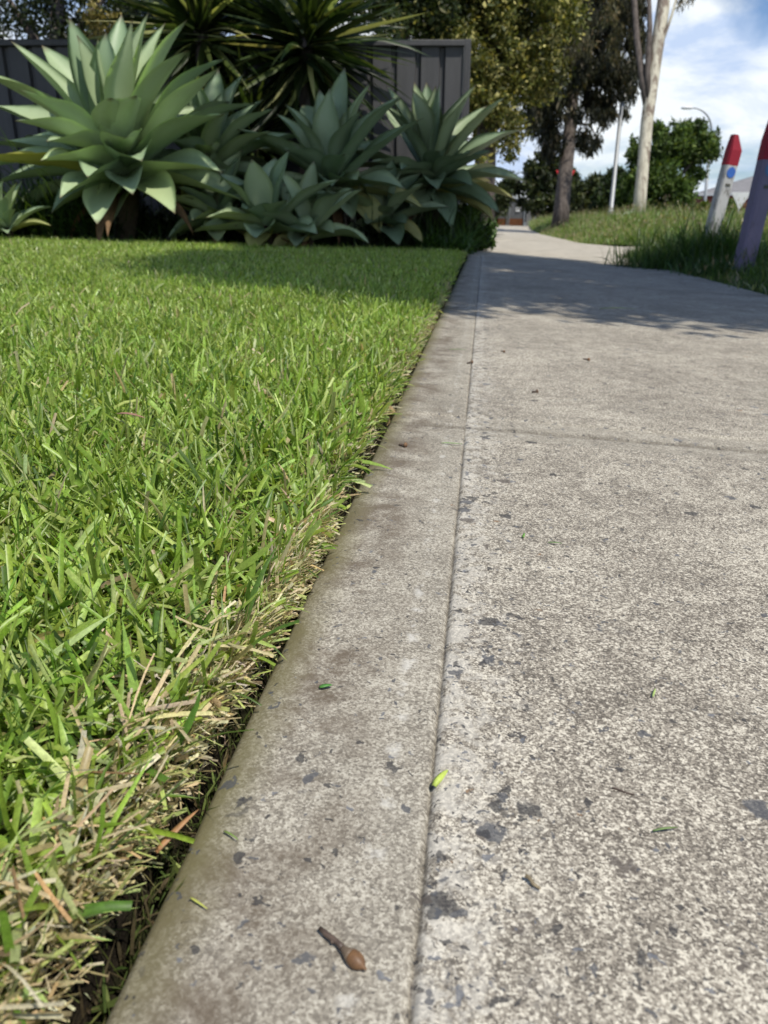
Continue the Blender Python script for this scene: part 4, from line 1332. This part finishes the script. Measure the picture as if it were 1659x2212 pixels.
# corrugated gate closing the end of the path
M_corr = simple_mat('grey_corrugated_steel', (0.20, 0.205, 0.215), 0.6, 0.15, 2.0, 0.0, 0.4)
M_rust = simple_mat('rusty_steel', (0.24, 0.10, 0.045), 0.8, 0.3, 3.0, 0.2)
gl, gr = at(1068, 478, 60), at(1131, 478, 60)
gz0 = -0.15
ght = at(1100, 431, 60).z - gz0
t = empty('metal_gate', (gl.x, gl.y, gz0), 'grey corrugated gate with rusty bottom and white notice at the end of the path', 'gate')
wd = gr.x - gl.x
mb = MB()
n = 90
pts = [(wd * k / n, 0.03 * math.sin(k * 1.57)) for k in range(n + 1)]
mb.add([(x, y, ght * 0.30) for x, y in pts] + [(x, y, ght) for x, y in pts], [(i, i + 1, i + n + 2, i + n + 1) for i in range(n)])
mb.build('panel', M_corr, t)
mb = MB()
mb.add([(x, y, 0.0) for x, y in pts] + [(x, y, ght * 0.30) for x, y in pts], [(i, i + 1, i + n + 2, i + n + 1) for i in range(n)])
mb.build('panel', M_rust, t)
mb = MB()
for x, r in ((0, 0.05), (wd * 0.42, 0.04), (wd * 0.49, 0.04), (wd, 0.05)):
    mb.tube([(x, -0.07, 0), (x, -0.07, ght + 0.05)], [r, r], 8)
mb.tube([(0, -0.07, ght + 0.03), (wd, -0.07, ght + 0.03)], [0.05, 0.05], 8)
mb.build('frame', M_galv, t)
mb = MB(); mb.box((wd * 0.78, -0.06, ght * 0.66), (0.36, 0.02, 0.42)); mb.build('notice', M_white, t)

# low paling fence, far pale house under the round tree
M_pal = simple_mat('weathered_paling', (0.17, 0.17, 0.175), 0.85, 0.2, 2.0)
f0, f1 = at(1136, 478, 58), at(1215, 478, 58)
t = empty('paling_fence', (f0.x, f0.y, -0.2), 'low grey paling fence right of the far gate', 'fence')
mb = MB()
nb = 16
for k in range(nb):
    mb.box(((f1.x - f0.x) * (k + .5) / nb, 0.01 * (k % 2), 0.6), ((f1.x - f0.x) / nb * 0.9, 0.02, 1.2))
mb.build('palings', M_pal, t)
mb = MB(); mb.box(((f1.x - f0.x) / 2, 0.06, 0.95), (f1.x - f0.x, 0.04, 0.09)); mb.build('rail', M_pal, t)


def gable_house(name, base, rz, w, dpt, wall_h, roof_h, label, wallm, roofm, over=0.5, wins=(), hip=1.6, garage=None):
    t = empty(name, base, label, 'house', rz=rz)
    mb = MB(); mb.box((0, 0, wall_h / 2), (w, dpt, wall_h)); mb.build('wall', wallm, t)
    a, bb = w / 2 + over, dpt / 2 + over
    z0, z1 = wall_h - 0.05, wall_h + roof_h
    mb = MB()
    rx = max(0.2, a - hip * 1.6)
    mb.add([(-a, -bb, z0), (a, -bb, z0), (a, bb, z0), (-a, bb, z0), (-rx, 0, z1), (rx, 0, z1)], [(0, 1, 5, 4), (1, 2, 5), (2, 3, 4, 5), (3, 0, 4), (3, 2, 1, 0)])
    ro = mb.build('roof', roofm, t)
    mb = MB(); mb.box((0, -bb - 0.05, z0 - 0.02), (2 * a, 0.1, 0.16)); mb.build('gutter', M_signback, ro)
    for x, z, ww, hh, mat in wins:
        mb = MB(); mb.box((x, -dpt / 2 - 0.02, z), (ww + 0.16, 0.06, hh + 0.16)); fw_ = mb.build('window', M_white, t)
        mb = MB(); mb.box((x, -dpt / 2 - 0.06, z), (ww, 0.03, hh)); mb.build('pane', mat, fw_)
    return t


M_glass = simple_mat('dark_glass', (0.02, 0.022, 0.026), 0.1, 0.1, 2.0, 0.0, 0.6)
M_brick = simple_mat('red_brick', (0.24, 0.075, 0.065), 0.85, 0.25, 3.0)
M_rooft = simple_mat('grey_roof_tiles', (0.20, 0.195, 0.20), 0.8, 0.15, 3.0)
M_cream = simple_mat('pale_render', (0.50, 0.50, 0.52), 0.8, 0.08, 2.0)
M_tan = simple_mat('tan_roof', (0.50, 0.43, 0.36), 0.8, 0.1, 2.0)
hb = at(1750, 470, 56); hb.z = -0.42
gable_house('brick_house', hb, math.radians(-5), 16.0, 9.0, 2.45, 1.6, 'red brick house with a grey tiled roof behind the painted posts', M_brick, M_rooft, 0.7,
            ((-6.4, 1.25, 1.2, 1.2, M_glass), (-3.9, 1.25, 1.4, 1.2, M_glass), (-1.6, 1.25, 0.9, 1.2, M_glass), (1.2, 1.2, 1.8, 1.3, M_glass), (3.8, 1.2, 1.2, 1.3, M_glass)), 3.4)
hb = at(1558, 462, 68); hb.z = -0.42
gable_house('tan_house', hb, math.radians(4), 6.0, 6.0, 1.7, 1.75, 'pale tan roofed house just left of the brick house', M_cream, M_tan, 0.5, ((-1.5, 1.3, 1.2, 1.1, M_glass), (1.2, 1.3, 1.2, 1.1, M_glass)))
hb = at(1170, 470, 74); hb.z = -0.4
gable_house('white_house', hb, math.radians(3), 6.4, 6.0, 1.8, 1.3, 'pale house half hidden under the rounded tree beyond the low fence', M_cream, M_cream, 0.3, ((-1.6, 1.0, 1.0, 0.9, M_glass), (1.3, 1.0, 1.0, 0.9, M_glass)))
hb = at(1475, 472, 46); hb.z = -0.4
t = empty('carport', hb, 'low brown shed with a flat whitish roof right of the bushy tree', 'shed', rz=math.radians(-6))
M_brown = simple_mat('brown_boards', (0.11, 0.085, 0.07), 0.85, 0.2, 3.0)
mb = MB(); mb.box((0, 0, 0.65), (2.2, 2.2, 1.3)); mb.build('wall', M_brown, t)
mb = MB(); mb.box((0, 0, 1.37), (2.7, 2.7, 0.14)); mb.build('roof', M_cream, t, bevel=0.03)
mb = MB(); mb.box((0.45, -1.12, 0.55), (0.8, 0.05, 1.1)); mb.build('door', M_notch, t)


def low_shrub(label, blobs, d, pal, seed, name='garden_shrub', group='garden shrubs across the road'):
    r_ = random.Random(seed)
    b = at(blobs[0][0], 478, d); b.z = -0.4
    t = empty(name, b, label, 'shrub', group)
    mb = MB()
    for k in range(3):
        mb.tube([(0.1 * k - 0.1, 0, 0), (0.25 * (k - 1), 0.05, 0.6)], [0.04, 0.02], 6)
    mb.build('stem', M_barkdark, t)
    cl = []
    for px, py, r in blobs:
        cl += [(px + r_.uniform(-r, r) * .7, py + r_.uniform(-r, r) * .5, r * r_.uniform(.3, .55)) for _ in range(8)]
    cl = [(x - b.x, y - b.y, z - b.z, rr) for x, y, z, rr in cl_at(cl, d, 0.4, seed)]
    V, Q, C = leaf_cloud(cl, 110, 0.16, 0.09, pal, [3, 2, 2], 0, 0.5, 0.2, 1, seed)
    np_mesh('foliage', V, Q, M_leaf, C, t, smooth=False)


low_shrub('yellow-green shrub in front of the low brown shed', ((1505, 452, 16), (1525, 448, 14), (1485, 458, 12)), 40, [(0.12, 0.17, 0.03), (0.17, 0.21, 0.04), (0.07, 0.10, 0.02)], 71)
low_shrub('bright green shrub behind the white painted post', ((1582, 440, 12), (1580, 455, 13)), 40, [(0.09, 0.15, 0.025), (0.13, 0.19, 0.035), (0.05, 0.08, 0.018)], 72)
low_shrub('red-flowered shrub against the brick house', ((1598, 428, 12), (1590, 440, 8), (1602, 446, 10)), 44, [(0.30, 0.05, 0.07), (0.22, 0.05, 0.05), (0.08, 0.09, 0.03)], 73)
low_shrub('dark brown-green shrub right of the purple post', ((1650, 455, 14), (1665, 440, 18), (1655, 468, 10)), 40, [(0.05, 0.06, 0.025), (0.09, 0.07, 0.035), (0.03, 0.035, 0.016)], 74)


# ------------------------------------------------------------------ small things lying on the path
def on_path(x, y, up=0.0):
    return Vector((x, y, path_z(max(x, X_EDGE)) - (0.0012 if x < X_GROOVE else 0) + up))


def nut_mat(name, a, b, scale=120.0):
    m, T = new_mat(name)
    co = T.n('ShaderNodeTexCoord').outputs['Object']
    f = T.noise(co, scale, 5.0, 0.6, 0.4)
    base = T.mix(T.maprange(f, 0.38, 0.62), a, b)
    bm = T.n('ShaderNodeBump', {'Height': f, 'Strength': 0.4, 'Distance': 0.0004})
    out(T, principled(T, base, 0.5, 0.4, bm.outputs[0]).outputs[0])
    return m


M_nut = nut_mat('bud_skin', (0.075, 0.042, 0.028), (0.20, 0.105, 0.045))
M_nutcup = nut_mat('bud_cup', (0.10, 0.07, 0.05), (0.17, 0.125, 0.085))
M_twig = nut_mat('twig_bark', (0.055, 0.038, 0.030), (0.12, 0.085, 0.065))


def lathe(mb, axis_pts, radii, n=18):
    mb.tube(axis_pts, radii, n, True)


def gum_bud(tip, end, label, k=1.0, name='gumnut', up=0.0024):
    """flower bud fallen from a gum tree: stalk, cup and pointed cap"""
    a, e = on_path(*tip, up * 0.7), on_path(*end, up)
    d = (e - a)
    L = d.length
    d.normalize()
    t = empty(name, a, label, 'gumnut')
    s_ = d.orthogonal().normalized()
    side = d.cross(Vector((0, 0, 1))).normalized()
    mb = MB()
    mb.tube([Vector((0, 0, 0)), d * L * 0.14 + side * 0.0001, d * L * 0.30 - side * 0.0002, d * L * 0.40 - side * 0.0004, d * L * 0.50], [0.0011 * k, 0.0013 * k, 0.00135 * k, 0.0012 * k, 0.0014 * k], 10, True, 0.06, 3)
    mb.tube([d * L * 0.27 + side * 0.0002, d * L * 0.33 + side * 0.0011], [0.0009 * k, 0.0006 * k], 8)
    mb.build('stalk', M_twig, t, smooth=True)
    mb = MB(); lathe(mb, [d * L * x for x in (0.49, 0.54, 0.59, 0.64, 0.69)], [r * k for r in (0.0013, 0.0016, 0.0022, 0.0028, 0.00325)]); mb.build('cup', M_nutcup, t, smooth=True)
    mb = MB(); lathe(mb, [d * L * x for x in (0.675, 0.72, 0.77, 0.82, 0.87, 0.91, 0.94, 0.965, 1.0)], [r * k for r in (0.0031, 0.0035, 0.00362, 0.00345, 0.0029, 0.0022, 0.0014, 0.0007, 0.0004)]); mb.build('cap', M_nut, t, smooth=True)


gum_bud((-0.0509, 0.214), (-0.0309, 0.1992), 'brown gum bud with a dark stalk on the pale band in the foreground', 0.86, up=0.0027)
gum_bud((-0.0905, 0.888), (-0.0800, 0.884), 'small dark gumnut on the band just before the cross joint', 0.95)
gum_bud((0.088, 1.258), (0.099, 1.264), 'reddish gumnut on the slab just past the first cross joint', 1.0)
gum_bud((0.215, 1.64), (0.228, 1.63), 'brown gumnut on the main slab, far right of the edge groove', 1.0)
gum_bud((-0.022, 1.49), (-0.010, 1.50), 'brown gumnut lying in the edge groove past the first joint', 1.0)
gum_bud((0.046, 1.66), (0.055, 1.655), 'tiny brown gumnut between the edge groove and the far gumnut', 0.85)


def flat_leaf(name, loc, length, width, az, col, label, cat='leaf', curl=0.3, mat=None, rise=0.0, roll=0.15, cup=0.3):
    p = on_path(*loc, 0.0012)
    m, T = new_mat(name + '_skin')
    co = T.n('ShaderNodeTexCoord').outputs['Object']
    f = T.noise(co, 220.0, 4.0, 0.6)
    base = T.mix(T.maprange(f, 0.35, 0.65), tuple(c_ * 0.8 for c_ in col), tuple(min(1, c_ * 1.2) for c_ in col))
    out(T, principled(T, base, 0.5, 0.35).outputs[0])
    V, Q, C = blades(1, np.zeros((1, 3)), np.array([az]), np.array([math.pi / 2 - curl - rise]), np.array([2 * curl]), np.array([length]), np.array([width]), np.array([col]), 8, cup, np.zeros(1), np.array([roll]))
    o = np_mesh(name, V, Q, m, None)
    o.location = p
    s = o.modifiers.new('thick', 'SOLIDIFY'); s.thickness = 0.0004
    return tag(o, label, cat)


flat_leaf('fallen_leaf', (-0.0125, 0.300), 0.0135, 0.0042, math.radians(62), (0.42, 0.52, 0.10), 'bright yellow-green leaf scrap lying over the edge groove', curl=0.35, cup=0.6)
flat_leaf('fallen_leaf', (-0.083, 0.372), 0.0075, 0.0042, math.radians(20), (0.07, 0.21, 0.04), 'small dark green leaf on the band beside the brown stain', curl=0.25)
flat_leaf('fallen_leaf', (-0.1265, 0.240), 0.024, 0.0042, math.radians(58), (0.36, 0.19, 0.085), 'curled tan leaf strip leaning out of the gap at the lawn edge', curl=0.2, rise=0.25)
flat_leaf('grass_clipping', (-0.041, 0.912), 0.026, 0.0026, math.radians(-6), (0.15, 0.30, 0.07), 'green grass clipping across the band near the first joint', 'clipping', 0.08)
flat_leaf('grass_clipping', (-0.062, 1.64), 0.036, 0.0034, math.radians(-3), (0.13, 0.22, 0.05), 'green grass clipping on the band past the first joint', 'clipping', 0.1)
flat_leaf('grass_clipping', (-0.104, 0.2195), 0.0095, 0.0009, math.radians(-28), (0.40, 0.42, 0.10), 'thin yellow grass clipping at the foot of the foreground band', 'clipping', 0.1)
flat_leaf('grass_clipping', (-0.102, 0.2555), 0.009, 0.0009, math.radians(-30), (0.16, 0.24, 0.06), 'thin curved green clipping above the yellow one on the band', 'clipping', 0.3)
flat_leaf('grass_clipping', (0.045, 0.628), 0.010, 0.0022, math.radians(80), (0.12, 0.26, 0.05), 'short upright-lying green clipping in the middle of the slab', 'clipping', 0.2)
flat_leaf('grass_clipping', (0.066, 0.622), 0.012, 0.0018, math.radians(-8), (0.10, 0.20, 0.05), 'thin dark green clipping right of the short one', 'clipping', 0.2)
flat_leaf('grass_clipping', (0.110, 0.400), 0.009, 0.0014, math.radians(70), (0.32, 0.42, 0.14), 'pale green clipping on the speckled slab', 'clipping', 0.2)
flat_leaf('grass_clipping', (0.088, 0.289), 0.012, 0.0012, math.radians(15), (0.14, 0.22, 0.07), 'wispy green clipping near the right edge of the foreground slab', 'clipping', 0.2)
flat_leaf('fallen_leaf', (0.40, 2.75), 0.12, 0.012, math.radians(-8), (0.30, 0.36, 0.10), 'long pale green leaf on the shaded slab', curl=0.1)

# short snapped twigs
def twig(a, b_, r, label, lift=(0.0, 0.0)):
    p, q_ = on_path(*a, r + lift[0]), on_path(*b_, r + lift[1])
    mid = (p + q_) / 2
    t = MB()
    s_ = Vector((-(q_ - p).y, (q_ - p).x, 0)).normalized() * r * 0.6
    t.tube([p - mid, (q_ - p) * 0.2 + (p - mid) + s_, (q_ - p) * 0.6 + (p - mid) - s_, q_ - mid], [r * 0.9, r, r * 0.85, r * 0.6], 9, True, 0.1, 4)
    o = t.build('twig', M_twig, None, smooth=True)
    o.location = mid
    tag(o, label, 'twig')
    return o


tw = twig((0.0285, 0.2515), (0.0345, 0.2475), 0.0009, 'short snapped twig propped on the foreground slab', (0.0018, 0.0))
tw.data.materials.clear(); tw.data.materials.append(nut_mat('pale_twig', (0.15, 0.12, 0.07), (0.26, 0.21, 0.13)))
twig((0.074, 0.316), (0.084, 0.313), 0.0005, 'thin brown twig lying on the speckled slab')

# dry brown leaf lying on the lawn
V, Q, C = blades(1, np.zeros((1, 3)), np.array([math.radians(-35)]), np.array([1.35]), np.array([0.3]), np.array([0.055]), np.array([0.010]), np.array([(0.30, 0.17, 0.12)]), 8, 0.3, np.zeros(1), np.array([0.2]))
o = np_mesh('fallen_leaf', V, Q, simple_mat('dry_leaf', (0.33, 0.18, 0.125), 0.6, 0.2, 150.0), None)
g = at(280, 1105, 0.86)
o.location = (g.x, g.y, lawn_z(np.array(g.x), np.array(g.y)).item() + 0.032)
o.modifiers.new('thick', 'SOLIDIFY').thickness = 0.0004
tag(o, 'dry pinkish-brown leaf lying in the lawn', 'leaf')
